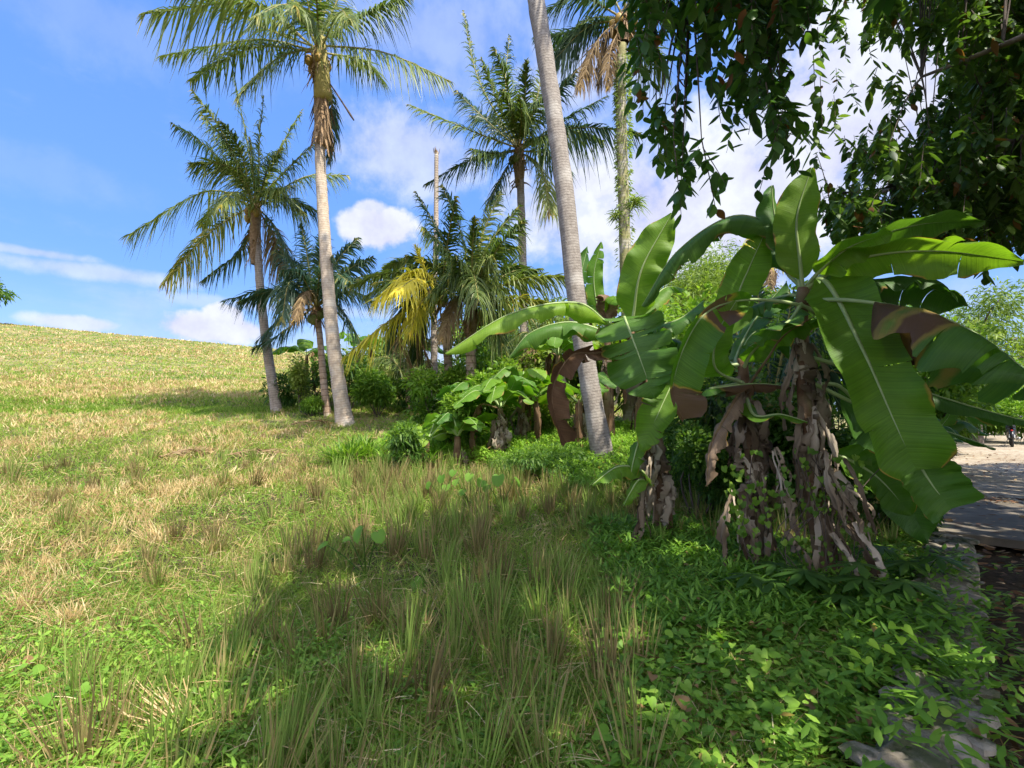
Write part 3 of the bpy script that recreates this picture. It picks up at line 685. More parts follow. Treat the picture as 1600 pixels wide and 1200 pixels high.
tI, cI = palm('coconut palm with a straight trunk overgrown by moss and small ferns', 985, 13.5, [(979, 460), (974, 300), (970, 150), (972, 70)], (.17, .135), (974, 28), [
    ((905, -5), (846, 22), d_(dy=-.2, mat='palm_blue', ll=.8)), ((918, 42), (862, 98), d_(dy=.4, mat='palm_blue')), ((900, 50), (835, 60), d_(dy=1.2, mat='palm_blue')), ((935, 62), (905, 140), d_(dy=-.5, mat='palm_dry', ll=.6)), ((945, 70), (935, 136), d_(dy=.3, mat='palm_dry', ll=.5)),
    ((955, 75), (950, 140), d_(dy=-.9, mat='palm_dry', ll=.4)), ((1020, 0), (1070, 30), d_(dy=.6)), ((1010, -40), (1060, -80), d_(dy=-.6)), ((940, -40), (900, -90), d_(dy=.5)), ((970, -70), (965, -140), d_(dy=.6)), ((1000, 60), (1040, 120), d_(dy=.9))],
    M['trunkI'], M['palm'], Lx=3.6, extra=3, ll=.8, nuts=7, nutmat=M['coconut'])
mb = MB(); n = 2600
u = rng.random(n)**1.25; py = 90+u*330; a = rng.random(n)*6.28
keep = rng.random(n) < np.clip(1.15-u*1.0, .12, 1); py = py[keep]; a = a[keep]; n = len(py)
b = np.array([P(972+(y-90)*.015, y, 13.5) for y in py])+np.stack([np.cos(a)*.17, np.sin(a)*.17, a*0], 1)
strips(mb, b, np.stack([np.cos(a), np.sin(a), rng.uniform(-.8, .5, n)], 1), randdir(n), rng.uniform(.05, .16, n), .035, (0, 0, -.4), OVAL3)
n = 140; b = P(992, 315, 13.4)+rng.normal(0, .06, (n, 3)); strips(mb, b, randdir(n, -.6, .9), randdir(n), rng.uniform(.2, .45, n), .03, (0, 0, -.5), BLADE)
n = 90; b = P(962, 335, 13.4)+rng.normal(0, .05, (n, 3)); strips(mb, b, randdir(n, -.6, .9), randdir(n), rng.uniform(.15, .3, n), .03, (0, 0, -.5), BLADE)
mb.build('moss_and_ferns', M['bush_pale'], tI)

# low palms in the understorey
palm('low stemless palm with green fan of fronds behind the two banana stems', 1205, 7.4, [(1205, 640)], (.12, .1), (1205, 640), [
    ((1130, 560), (1090, 560), d_(dy=-.3)), ((1150, 520), (1110, 480), d_(dy=.3)), ((1190, 500), (1180, 430), d_(dy=.2)), ((1230, 510), (1240, 450), d_(dy=-.2)), ((1270, 540), (1320, 500), d_(dy=.1)), ((1270, 580), (1340, 590), d_(dy=-.5)), ((1160, 600), (1100, 640), d_(dy=-.5)), ((1290, 600), (1350, 660), d_(dy=-.3))],
    M['trunkC'], M['palm_blue'], Lx=1.9, extra=4, ll=.45, wid=.03, boss=False)
palm('pale dry topped palm far off, its crown between the two tallest banana leaves', 1205, 26., [(1205, 480)], (.25, .18), (1205, 425), [
    ((1185, 400), (1170, 440), d_(mat='palm_dry')), ((1220, 395), (1240, 430), d_(mat='palm_dry')), ((1200, 380), (1195, 350)), ((1215, 390), (1230, 360)), ((1180, 395), (1165, 380)), ((1200, 440), (1205, 480), d_(mat='palm_dry'))],
    M['trunkB'], M['palm_yellow'], Lx=3., extra=5, ll=.9, wid=.08, nl=34)

palm('small green palm far back, its fan of fronds below the yellow ones', 640, 17., [(638, 600)], (.12, .1), (638, 590), [
    ((610, 560), (580, 560), d_(dy=-.3)), ((625, 540), (600, 510), d_(dy=.3)), ((640, 530), (645, 490), d_(dy=.2)), ((660, 545), (690, 520), d_(dy=-.2)), ((665, 565), (700, 575), d_(dy=.1)), ((620, 580), (590, 600), d_(dy=-.5)), ((655, 580), (680, 610), d_(dy=-.5, mat='palm_dry'))],
    M['trunkC'], M['palm'], Lx=2., extra=3, ll=.5, wid=.04, boss=False)
palm('small pale palm in sun with arching fronds beside the foot of the straight palm', 850, 15., [(850, 600)], (.12, .1), (850, 560), [
    ((825, 520), (795, 535), d_(dy=-.3)), ((835, 505), (815, 490), d_(dy=.3)), ((850, 500), (855, 465), d_(dy=.2)), ((870, 515), (895, 500), d_(dy=-.2)), ((875, 530), (910, 550), d_(dy=.1)), ((830, 545), (800, 575), d_(dy=-.5, mat='palm_dry')), ((865, 550), (885, 590), d_(dy=-.5))],
    M['trunkC'], M['palm'], Lx=2.2, extra=3, ll=.55, wid=.04, boss=False)

# ------------------------------------------------------------------ bananas
def banana_leaf(root, pts, w, mat='banana', roll=0., fold=.35, tears=6, petiole=.12, brown=None, rnd=.5, wav=.03, n=56, name='leaf', shape='leaf', sidev=None, tornness=.35, rr=.016, asym=1.0, seed=None, crumple=None):
    """one banana leaf along a midrib; each half hangs from the midrib and is torn across here and there"""
    rs = np.random.default_rng(seed if seed is not None else int(rng.integers(1e9)))
    c = bez(pts, n); t = np.linspace(0, 1, n); tan = nrm(np.gradient(c, axis=0))
    inner = isinstance(sidev, str)
    ref = UP if (sidev is None or inner) else np.asarray(sidev, float)
    if sidev is None:
        s = np.cross(tan, UP); 
        # keep the side direction steady where the midrib is near vertical
        s0 = nrm(s.sum(0)) if np.linalg.norm(s.sum(0)) > .2 else np.array([1., 0, 0])
        s = nrm(s*1.0+s0*.6)
    elif inner:      # blade hangs on the inside of the curve
        s = nrm(np.cross(tan, np.array([0., 1., 0.]))+np.array([0, -.4, 0]))
    else:
        s = nrm(ref-(tan@ref)[:, None]*tan)
    s = nrm(s-(s*tan).sum(1, keepdims=True)*tan)
    nn = np.cross(s, tan)
    ca, sa = math.cos(roll), math.sin(roll)
    s, nn = s*ca+nn*sa, nn*ca-s*sa
    k = np.clip((t-petiole)/(1-petiole), 0, 1)
    if shape == 'leaf': pr = np.clip(k*7, 0, 1)**.6*(1-np.clip((k-.55)/.45, 0, 1)**2.4*.93)*np.where(k > 0, 1, 0)
    elif shape == 'square': pr = np.clip(k*7, 0, 1)**.6*(1-np.clip((k-.9)/.1, 0, 1)**2*.35)
    else: pr = np.clip(k*4, 0, 1)**.7*(1-k**3)
    pr = pr*w*.5
    C = 6; vv = np.linspace(0, 1, C)
    fm = MB()
    i0 = int(np.argmax(k > 0))
    for sg in (-1, 1):
        cuts = sorted(set([i0, n-1]+list(rs.integers(i0+4, n-3, tears)))) if tears else [i0, n-1]
        for a_, b_ in zip(cuts[:-1], cuts[1:]):
            if b_-a_ < 2: continue
            ii = np.arange(a_, b_+1); tt = t[ii]
            loc = (ii-a_)/(b_-a_)
            f = fold+rs.normal(0, tornness*.35)*(tears > 0)
            wv = wav*np.sin(ii[:, None]*rs.uniform(.35, .6)+rs.random()*6)*vv[None]**1.5*w*3+rs.normal(0, .006, (len(ii), C))*vv[None]*w
            ang = f*(vv[None]**1.3)
            # notches: the ends of a torn strip pull in toward its middle
            shrink = (1-.20*tornness*(np.abs(loc-.5)*2)**3)[:, None] if tears else 1.
            x = pr[ii][:, None]*vv[None]*np.cos(ang)*shrink*(asym if np.isscalar(asym) and sg > 0 else (1 if np.isscalar(asym) else asym[(sg+1)//2]))
            z = -pr[ii][:, None]*vv[None]*np.sin(ang)+wv
            fwd = (pr[ii][:, None]*vv[None])*.16
            edgepull = -(loc-.5)[:, None]*vv[None]**2*.02*tornness
            if crumple is None: crumple = .26 if 'dead' in mat else .022
            ph_ = rs.random(4)*6
            cr_ = (np.sin(tt[:, None]*31+vv*4+ph_[0])+.7*np.sin(tt[:, None]*67-vv*7+ph_[1])+.5*np.sin(tt[:, None]*113+vv*9+ph_[2]))*vv[None]**.7*w*crumple*.35
            z = z+cr_; x = x*(1+.25*crumple*np.sin(tt[:, None]*53+ph_[3]))
            v = c[ii][:, None]+sg*s[ii][:, None]*x[..., None]+nn[ii][:, None]*z[..., None]+tan[ii][:, None]*(fwd+edgepull)[..., None]
            at = np.zeros((len(ii), C, 4)); at[..., 0] = tt[:, None]; at[..., 1] = sg*vv; at[..., 2] = rnd+rs.normal(0, .03)
            at[..., 3] = np.clip((np.abs(vv)[None]-.84)*4.*np.clip(.3+.9*np.sin(tt[:, None]*23+sg*3+rnd*40), 0, 1), 0, .9)*(rs.random() < .6)
            if brown is not None: at[..., 3] = brown(((tt-petiole)/(1-petiole))[:, None]+0*vv[None], sg*vv[None]+0*tt[:, None])
            m = len(ii); i = np.arange(m-1)[:, None]*C; j = np.arange(C-1)[None]
            q = np.stack([i+j, i+j+1, i+C+j+1, i+C+j], -1).reshape(-1, 4)
            if sg < 0: q = q[:, ::-1]
            fm.add(v.reshape(-1, 3), q, None, at.reshape(-1, 4))
    o = fm.build(name, M[mat], root)
    mb = MB(); tube(mb, c+nn*.004, rr*(.95*(1-t)**1.2+.25*(1-t)+.12), 6, .5)
    mb.build('midrib', M['midrib_dry'] if 'dead' in mat else M['midrib'], o)
    return o

def skirt_leaf(root, p0, dirv, L, w, name='dead_leaf', mat='skirt', lean=(0, 0)):
    """a dead leaf hanging folded and crumpled against the stem"""
    n = 22; t = np.linspace(0, 1, n); ph = rng.random(8)*6.28
    out = np.array([dirv[0], dirv[1], 0.])
    c = p0+out*((.02+.10*np.sin(t*2.4))*rng.uniform(.3, 1.5))[:, None]+np.array([0, 0, -1.])*(t*L)[:, None]+np.array([lean[0], lean[1], 0])*(t*L)[:, None]
    c[:, 0] += .018*np.sin(t*5+ph[0])+.008*np.sin(t*13+ph[1]); c[:, 1] += .018*np.sin(t*4+ph[2])
    c[:, 2] = np.maximum(c[:, 2], gz(c[:, 0], c[:, 1])+.01)
    tan = nrm(np.gradient(c, axis=0)); side = np.array([-dirv[1], dirv[0], 0.])+1e-3
    side = nrm(side-(tan@side)[:, None]*tan)
    tw = rng.uniform(-.9, .9)+rng.uniform(-1.2, 1.2)*t+.35*np.sin(t*6+ph[3])
    nn = np.cross(side, tan)
    s = side*np.cos(tw)[:, None]+nn*np.sin(tw)[:, None]; n2 = np.cross(s, tan)
    C = 9; v = np.linspace(-1, 1, C)
    pr = w*.5*np.clip(np.sin(np.clip(.10+t*.98, 0, 1)*math.pi), .05, 1)**.6*(1+.22*np.sin(t*9+ph[4])+.12*np.sin(t*23+ph[5]))
    fold = rng.uniform(.3, 1.3)
    cr = w*(.5*fold*np.abs(v)[None]+.16*np.sin(v[None]*5+t[:, None]*7+ph[6])+.10*np.sin(v[None]*11-t[:, None]*19+ph[7])+.02*rng.normal(0, 1, (n, C)))
    x = pr[:, None]*v[None]*math.cos(min(fold*.8, 1.2))
    edge = .3*w*rng.normal(0, 1, (n, C))*(np.abs(v)[None] > .9)*.35
    V = c[:, None]+s[:, None]*(x+edge)[..., None]+n2[:, None]*cr[..., None]
    at = np.zeros((n, C, 4)); at[..., 0] = t[:, None]; at[..., 1] = v; at[..., 2] = np.clip(rng.uniform(.0, 1.)+.2*np.sin(t*7)[:, None], 0, 1)
    i = np.arange(n-1)[:, None]*C; j = np.arange(C-1)[None]
    q = np.stack([i+j, i+j+1, i+C+j+1, i+C+j], -1)
    keep = np.ones((n-1, C-1), bool)
    for _ in range(rng.integers(4, 11)):
        r0 = rng.integers(3, n-1); sd = rng.integers(1, 4)
        if rng.random() < .5: keep[r0, :sd] = False
        else: keep[r0, -sd:] = False
    mb = MB(); mb.add(V.reshape(-1, 3), q[keep].reshape(-1, 4), None, at.reshape(-1, 4))
    return mb.build(name, M[mat], root)

def pseudostem(root, pts, r0, r1, nskirt=16, hmin=.3, hmax=1., Lr=(.4, .9), wr=(.08, .22)):
    pa = bez(pts, 26); t = np.linspace(0, 1, 26)
    mb = MB(); tube(mb, pa, r0*(1-t)+r1*t, 14, .5, .08)
    for k in range(9):      # overlapping leaf sheaths
        a = rng.random()*6.28; i0 = rng.integers(0, 12); i1 = min(i0+rng.integers(8, 14), 25)
        seg = pa[i0:i1]; rr = (r0*(1-t)+r1*t)[i0:i1]
        off = np.stack([np.cos(a)*rr*.75, np.sin(a)*rr*.75, rr*0], 1)
        tube(mb, seg+off, rr*.42*np.sin(np.linspace(.5, 3.0, len(seg))), 7, rng.random(), .1)
    mb.build('stem', M['pstem'], root)
    for k in range(4 if nskirt > 10 else 0):
        a = -rng.uniform(.5, 2.6); p = pa[int(rng.uniform(.45, .85)*25)]; d = (math.cos(a), math.sin(a))
        skirt_leaf(root, p+np.array([d[0]*r0*.9, d[1]*r0*.9, 0]), d, rng.uniform(*Lr)*.8, rng.uniform(.14, .22))
    for k in range(nskirt):
        h = rng.uniform(hmin, hmax); p = pa[int(h*25)]; a = rng.random()*6.28
        if math.sin(a) > .3: a = -a
        rr = (r0*(1-h)+r1*h)
        d = (math.cos(a), math.sin(a))
        skirt_leaf(root, p+np.array([d[0]*rr*.9, d[1]*rr*.9, 0]), d, rng.uniform(*Lr), rng.uniform(*wr))

def PP(*a): return [P(x, y, Y) for (x, y, Y) in a]
cb_ = lambda f: f
# --- main plant, right
b = onground(1288, 4.35)
tM = thing('banana_plant', 'largest banana plant, with the huge hanging leaf nearest the road', 'banana plant', b)
pseudostem(tM, [b-[0, 0, .05], P(1270, 760, 4.4), P(1258, 620, 4.45), P(1252, 500, 4.5), P(1255, 450, 4.5)], .085, .05, 21, .25, .9, (.4, .9), (.03, .10))
LM = lambda *a, **k: banana_leaf(tM, *a, **k)
LM(PP((1256, 452, 4.5), (1290, 440, 4.35), (1345, 540, 4.0), (1398, 660, 3.8), (1432, 735, 3.75)), .52, rnd=.5, sidev=(.92, -.3, .3), fold=.35, tears=2, petiole=.05, shape='square', rr=.02, wav=.03, tornness=.15, seed=3)
LM(PP((1430, 712, 3.83), (1440, 732, 3.82), (1462, 765, 3.78), (1487, 795, 3.74)), .42, mat='banana_dark', rnd=.6, sidev=(.88, -.35, .1), fold=.5, tears=0, petiole=.0, shape='square', rr=.012, name='leaf_tip', wav=.02, seed=4)
LM(PP((1255, 460, 4.5), (1250, 410, 4.45), (1245, 340, 4.4), (1268, 262, 4.35)), .36, rnd=.8, sidev=(1, -.25, 0), fold=.25, tears=0, petiole=.12, wav=.02, shape='leaf')
LM(PP((1252, 450, 4.5), (1236, 400, 4.55), (1212, 345, 4.6), (1205, 290, 4.65)), .30, mat='banana_dark', rnd=.5, sidev=(1, .3, 0), fold=.3, tears=1, petiole=.2)
LM(PP((1250, 450, 4.5), (1228, 372, 4.6), (1150, 338, 4.7), (1060, 392, 4.8), (1003, 478, 4.8)), .34, mat='banana_dark', rnd=.6, fold=1.1, tears=4, petiole=.13, roll=.15, seed=5)
LM(PP((1262, 452, 4.5), (1330, 408, 4.2), (1450, 392, 3.9), (1600, 408, 3.75)), .40, rnd=.75, fold=.35, tears=2, petiole=.12, roll=.75, seed=8)
LM(PP((1262, 452, 4.5), (1340, 385, 4.5), (1430, 352, 4.5), (1540, 345, 4.4)), .36, mat='banana_dark', rnd=.75, fold=.4, tears=3, petiole=.1, roll=.5)
LM(PP((1262, 455, 4.5), (1350, 440, 4.7), (1430, 440, 4.8), (1515, 480, 4.9)), .55, mat='banana_dark', rnd=.25, fold=.7, tears=4, petiole=.1, roll=.2)
br = lambda u, v: np.clip(.95-u*1.35+.3*np.sin(u*17+v*2), 0, 1)
LM(PP((1262, 470, 4.4), (1330, 470, 4.1), (1440, 488, 3.7), (1530, 525, 3.4), (1640, 610, 3.1)), .74, mat='banana_dark', rnd=.45, fold=1.0, tears=5, petiole=.3, roll=.4, brown=br, seed=10)
LM(PP((1262, 480, 4.5), (1340, 470, 4.5), (1400, 500, 4.4), (1430, 570, 4.4)), .3, mat='banana_dead', rnd=.2, fold=.8, tears=4, petiole=.4)
LM(PP((1270, 560, 4.45), (1380, 590, 4.2), (1460, 618, 4.0), (1540, 642, 3.8), (1640, 668, 3.6)), .25, mat='banana_dark', rnd=.3, fold=.6, tears=2, petiole=.35)
LM(PP((1270, 600, 4.45), (1380, 650, 4.3), (1470, 672, 4.2), (1556, 702, 4.1)), .12, mat='banana_dark', rnd=.35, fold=.6, tears=1, petiole=.4)
LM(PP((1275, 600, 4.5), (1320, 610, 4.5), (1380, 700, 4.5), (1450, 850, 4.5)), .5, mat='banana_dark', rnd=.3, sidev=(.9, -.2, .3), fold=.3, tears=4, petiole=.12)
LM(PP((1280, 720, 4.5), (1310, 712, 4.4), (1370, 745, 4.3), (1425, 805, 4.2)), .32, mat='banana', rnd=.2, sidev=(.8, -.2, .6), fold=.4, tears=3, petiole=.15)
LM(PP((1255, 470, 4.5), (1240, 462, 4.6), (1200, 470, 4.8), (1150, 490, 4.9)), .3, mat='banana_dark', rnd=.4, fold=.7, tears=2, petiole=.2)
LM(PP((1256, 470, 4.5), (1230, 505, 4.3), (1180, 520, 4.1), (1160, 545, 4.0)), .28, mat='banana_dark', rnd=.5, fold=.4, roll=-.5, tears=2, petiole=.12)
LM(PP((1258, 450, 4.5), (1300, 420, 4.9), (1350, 400, 5.2), (1420, 410, 5.5)), .35, mat='banana_dark', rnd=.2, fold=.5, tears=2, petiole=.12)
LM(PP((1258, 450, 4.5), (1285, 420, 4.3), (1330, 385, 4.1), (1395, 362, 4.0)), .3, mat='banana', rnd=.7, fold=.5, roll=.6, tears=1, petiole=.2)
LM(PP((1258, 455, 4.5), (1225, 420, 4.7), (1210, 370, 4.9), (1225, 330, 5.1)), .3, mat='banana_dark', rnd=.3, sidev=(1, .2, 0), fold=.3, tears=2, petiole=.2)
LM(PP((1258, 455, 4.5), (1300, 450, 4.9), (1380, 470, 5.3), (1420, 530, 5.5)), .4, mat='banana_dark', rnd=.5, fold=.5, tears=3, petiole=.15)
# --- middle plant
b = onground(1192, 4.7)
tN = thing('banana_plant', 'middle banana plant whose arching leaf is browned halfway and at its tip', 'banana plant', b)
pseudostem(tN, [b-[0, 0, .05], P(1180, 760, 4.75), P(1166, 640, 4.8), P(1160, 560, 4.8)], .085, .045, 20, .3, 1., (.35, .75), (.04, .13))
LN = lambda *a, **k: banana_leaf(tN, *a, **k)
LN(PP((1160, 570, 4.8), (1128, 560, 4.8), (1150, 470, 4.75), (1172, 415, 4.7), (1196, 362, 4.65)), .36, rnd=.55, mat='banana', sidev=(1, -.3, 0), fold=.25, tears=2, petiole=.3)
br = lambda u, v: np.clip(1.15*np.exp(-((u-.22)/.11)**2)+1.2*smooth(.74, .86, u)+.1*np.sin(v*9+u*20), 0, 1)
LN(PP((1300, 510, 4.5), (1255, 478, 4.45), (1170, 468, 4.4), (1105, 488, 4.35), (1068, 545, 4.3), (1052, 610, 4.3), (1068, 655, 4.3)), .50, mat='banana', rnd=.4, fold=.3, sidev='in', asym=(.10, 1.), tears=5, petiole=.36, brown=br, shape='square', seed=12, crumple=.05)
LN(PP((1165, 600, 4.8), (1118, 575, 4.5), (1122, 520, 4.4), (1150, 470, 4.3)), .27, rnd=.6, sidev=(1, -.2, .1), fold=.2, tears=0, petiole=.2)
LN(PP((1160, 580, 4.8), (1180, 545, 4.6), (1230, 512, 4.4), (1296, 500, 4.3)), .30, rnd=.4, fold=.5, roll=.4, tears=2, petiole=.1)
br = lambda u, v: np.clip(.15+.7*smooth(.3, .55, u)+.2*np.sin(u*15), 0, 1)
LN(PP((1160, 600, 4.8), (1110, 608, 4.5), (1180, 600, 4.6), (1242, 605, 4.6)), .18, mat='banana_dark', rnd=.4, fold=.9, tears=3, petiole=.1, brown=br)
LN(PP((1165, 620, 4.8), (1180, 650, 4.5), (1220, 648, 4.4), (1262, 660, 4.3)), .16, rnd=.4, fold=.5, tears=1, petiole=.1)
LN(PP((1160, 575, 4.8), (1150, 560, 5.1), (1180, 500, 5.3), (1230, 440, 5.3)), .36, mat='banana_dark', rnd=.4, fold=.4, tears=3, petiole=.2)
LN(PP((1160, 575, 4.8), (1130, 560, 5.1), (1095, 510, 5.4), (1134, 452, 5.5)), .3, rnd=1., fold=.4, tears=6, petiole=.25, mat='banana')
LN(PP((1160, 575, 4.8), (1180, 540, 4.9), (1215, 520, 5.0), (1240, 560, 5.0)), .3, rnd=.2, fold=.6, tears=3, petiole=.2, mat='banana_dark')
LN(PP((1165, 610, 4.75), (1200, 560, 4.4), (1225, 525, 4.3), (1280, 490, 4.2)), .02, mat='banana_dead', rnd=.4, tears=0, name='dead_leaf', rr=.012)
LN(PP((1165, 600, 4.8), (1140, 640, 4.6), (1110, 700, 4.5), (1105, 760, 4.5)), .2, mat='banana_dead', rnd=.9, tears=4, fold=1.0, name='dead_leaf')
# --- left plant
b = onground(1036, 5.6)
tL = thing('banana_plant', 'banana plant next to the leaning palm trunk, one dead brown leaf curling down', 'banana plant', b)
pseudostem(tL, [b-[0, 0, .05], P(1030, 740, 5.6), P(1010, 620, 5.6), P(985, 520, 5.6)], .11, .05, 20, .25, .6, (.3, .5), (.05, .15))
LL = lambda *a, **k: banana_leaf(tL, *a, **k)
LL(PP((985, 520, 5.6), (990, 490, 5.55), (1003, 420, 5.4), (1050, 333, 5.3)), .42, rnd=.7, sidev=(1, -.3, 0), fold=.15, tears=0, petiole=.1, shape='leaf')
LL(PP((985, 520, 5.6), (976, 496, 5.4), (1000, 560, 5.1), (1022, 622, 5.0)), .72, mat='banana_dark', rnd=.6, sidev=(1, -.3, .15), fold=.2, tears=9, petiole=.14, shape='leaf', tornness=.6)
LL(PP((990, 530, 5.6), (948, 505, 5.4), (900, 474, 5.2), (800, 490, 5.0), (696, 552, 4.9)), .34, rnd=.95, fold=.95, roll=.35, tears=4, petiole=.16, seed=20)
LL(PP((990, 530, 5.6), (950, 520, 5.6), (890, 504, 5.6), (830, 520, 5.6), (796, 558, 5.6)), .38, rnd=.7, fold=.9, roll=.2, tears=3, petiole=.2, mat='banana_dark')
LL(PP((990, 540, 5.5), (935, 551, 5.2), (892, 556, 5.0), (864, 606, 4.9), (868, 650, 4.85), (884, 692, 4.85)), .36, mat='banana_dead', rnd=.4, fold=.6, sidev='in', tears=7, petiole=.2, wav=.05, shape='square', name='dead_leaf', asym=(.10, 1.), seed=24, crumple=.12)
LL(PP((995, 540, 5.6), (1070, 560, 5.3), (1045, 610, 5.1), (1002, 705, 5.0)), .42, rnd=.5, mat='banana', sidev=(.9, -.2, .3), fold=.4, tears=4, petiole=.25)
LL(PP((1020, 760, 5.5), (1000, 735, 5.3), (965, 730, 5.2), (925, 758, 5.1)), .26, rnd=.6, fold=.5, roll=.3, tears=3, petiole=.1)
LL(PP((1020, 760, 5.5), (1000, 750, 5.2), (985, 770, 5.1), (975, 790, 5.1)), .2, rnd=.6, fold=.5, tears=1, petiole=.1)
LL(PP((1015, 700, 5.6), (1000, 690, 5.3), (990, 720, 5.2), (985, 750, 5.2)), .2, rnd=.4, fold=.3, tears=2, petiole=.1)
LL(PP((985, 520, 5.6), (1010, 480, 5.8), (1040, 450, 6.), (1070, 452, 6.1)), .3, rnd=.6, fold=.6, tears=2, petiole=.2)
LL(PP((985, 520, 5.6), (1020, 510, 5.5), (1060, 500, 5.4), (1100, 470, 5.4)), .34, mat='banana_dark', rnd=.5, fold=.6, tears=3, petiole=.15)
LL(PP((1000, 560, 5.6), (1050, 530, 5.6), (1080, 560, 5.5), (1075, 620, 5.5)), .36, mat='banana_dark', rnd=.4, fold=.5, tears=4, petiole=.15)
LL(PP((985, 520, 5.6), (960, 470, 6.0), (965, 430, 6.2), (985, 400, 6.3)), .0, rnd=.6, tears=0) if False else None

def banana_auto(label, px, Y, H, nleaf=7, Lf=1.4, w=.4, mats=('banana', 'banana', 'banana_dark'), skirt=6, lean=0., dead=1, rnd0=.6, tall=.5, group=None):
    b = onground(px, Y)
    t = thing('banana_plant', label, 'banana plant', b, group)
    top = b+np.array([lean, 0, H])
    pseudostem(t, [b-[0, 0, .05], (b+top)/2+[lean*.1, 0, 0], top], .11*H**.4, .05, skirt, .3, 1., (.3, .6*H**.5), (.06, .18))
    for i in range(nleaf):
        a = 2*math.pi*(i/nleaf)+rng.random()*.7; e = rng.uniform(.2, 1.0)+tall*.35
        L = Lf*rng.uniform(.75, 1.1)
        h = np.array([math.cos(a), math.sin(a), 0])
        p1 = top+h*.18*L+UP*.22*L*math.sin(e)*1.2; p2 = top+h*L*.55*math.cos(e*.8)+UP*L*.45*math.sin(e); p3 = top+h*L*.95*math.cos(e*.7)+UP*L*(.55*math.sin(e)-.28)
        m = mats[rng.integers(len(mats))]
        banana_leaf(t, [top, p1, p2, p3], w*rng.uniform(.8, 1.1), mat=m, rnd=float(np.clip(rnd0+rng.normal(0, .2), 0, 1)), fold=rng.uniform(.1, .5), roll=rng.uniform(-.5, .5), tears=int(rng.integers(1, 6)), petiole=.18, n=34, rr=.010)
    for i in range(dead):
        a = rng.random()*6.28; h = np.array([math.cos(a), math.sin(a), 0])
        banana_leaf(t, [top, top+h*.3*Lf+UP*.05, top+h*.42*Lf-UP*.4*Lf, top+h*.4*Lf-UP*.8*Lf], w*.6, mat='banana_dead', rnd=.5, fold=1., tears=5, petiole=.2, n=24, name='dead_leaf')
    return t
tU = banana_auto('tall banana plant behind the leaning palm trunk with two upright leaves', 950, 11.0, 2.6, 3, 1.4, .42, dead=2, rnd0=.5, tall=.6)
banana_leaf(tU, PP((950, 520, 11.0), (935, 485, 11.0), (928, 430, 10.95), (940, 378, 10.9)), .40, rnd=.5, sidev=(1, -.2, 0), tears=4, petiole=.15, tornness=.6)
banana_leaf(tU, PP((950, 520, 11.0), (925, 490, 11.1), (908, 440, 11.2), (918, 385, 11.3)), .44, mat='banana_dark', rnd=.3, sidev=(1, .3, 0), tears=6, petiole=.15, tornness=.8)
banana_leaf(tU, PP((950, 510, 11.0), (945, 465, 10.8), (955, 470, 10.7), (948, 505, 10.7)), .38, mat='banana_dead', rnd=.7, tears=3, petiole=.1, name='dead_leaf')
banana_leaf(tU, PP((950, 520, 11.0), (965, 480, 11.0), (990, 455, 11.0), (1015, 455, 11.0)), .38, rnd=.9, tears=5, petiole=.2)
banana_auto('short bushy banana plant with a shaggy brown stem in the middle of the view', 782, 9.2, .95, 13, 1.3, .4, skirt=18, dead=1, rnd0=.45, tall=.7)
banana_auto('low banana sucker just left of the shaggy brown stem', 715, 8.9, .5, 8, 1.05, .34, skirt=2, dead=0, rnd0=.6, tall=1.2)
banana_auto('leafy banana sucker between the shaggy brown stem and the strap leaved clump', 742, 9.8, .8, 9, 1.3, .45, skirt=3, dead=1, rnd0=.5, tall=1.3)
banana_auto('banana plant with ragged leaves right of the shaggy brown stem', 815, 10.4, 1.1, 9, 1.3, .42, skirt=8, dead=2, rnd0=.7, tall=.8)
banana_auto('small banana sucker with a yellowing leaf by the grassy clump', 668, 9.2, .35, 6, .9, .28, skirt=1, dead=1, rnd0=.95)
banana_auto('banana plant in shade behind the left dark palm trunks', 478, 19., 1.6, 7, 1.7, .55, skirt=4, dead=2, rnd0=.4)
banana_auto('sunlit banana plant between the straight palm and the leaning trunk', 872, 12., 1.9, 9, 1.5, .45, skirt=6, dead=2, rnd0=.9)
banana_auto('sunlit banana plant right of the leaning trunk, half hidden by the big leaves', 1000, 11.5, 2.1, 9, 1.6, .45, skirt=6, dead=2, rnd0=.9)
banana_auto('banana plant with withered leaves behind the dead curling leaf', 905, 10.4, .9, 7, 1.3, .4, skirt=12, dead=4, rnd0=.8)
banana_auto('distant banana plant far back between the dry frond and the ringed palm', 642, 20., 1.8, 7, 1.6, .5, skirt=5, dead=2, rnd0=.5)
banana_auto('distant banana plant left of the low green shrub behind the tall trunk', 560, 21., 1.9, 8, 1.6, .5, skirt=5, dead=2, rnd0=.4)
banana_auto('banana plant beside the road beyond the largest one', 1455, 9.5, 1.0, 8, 1.2, .35, skirt=3, dead=1, rnd0=.5, mats=('banana_dark',))

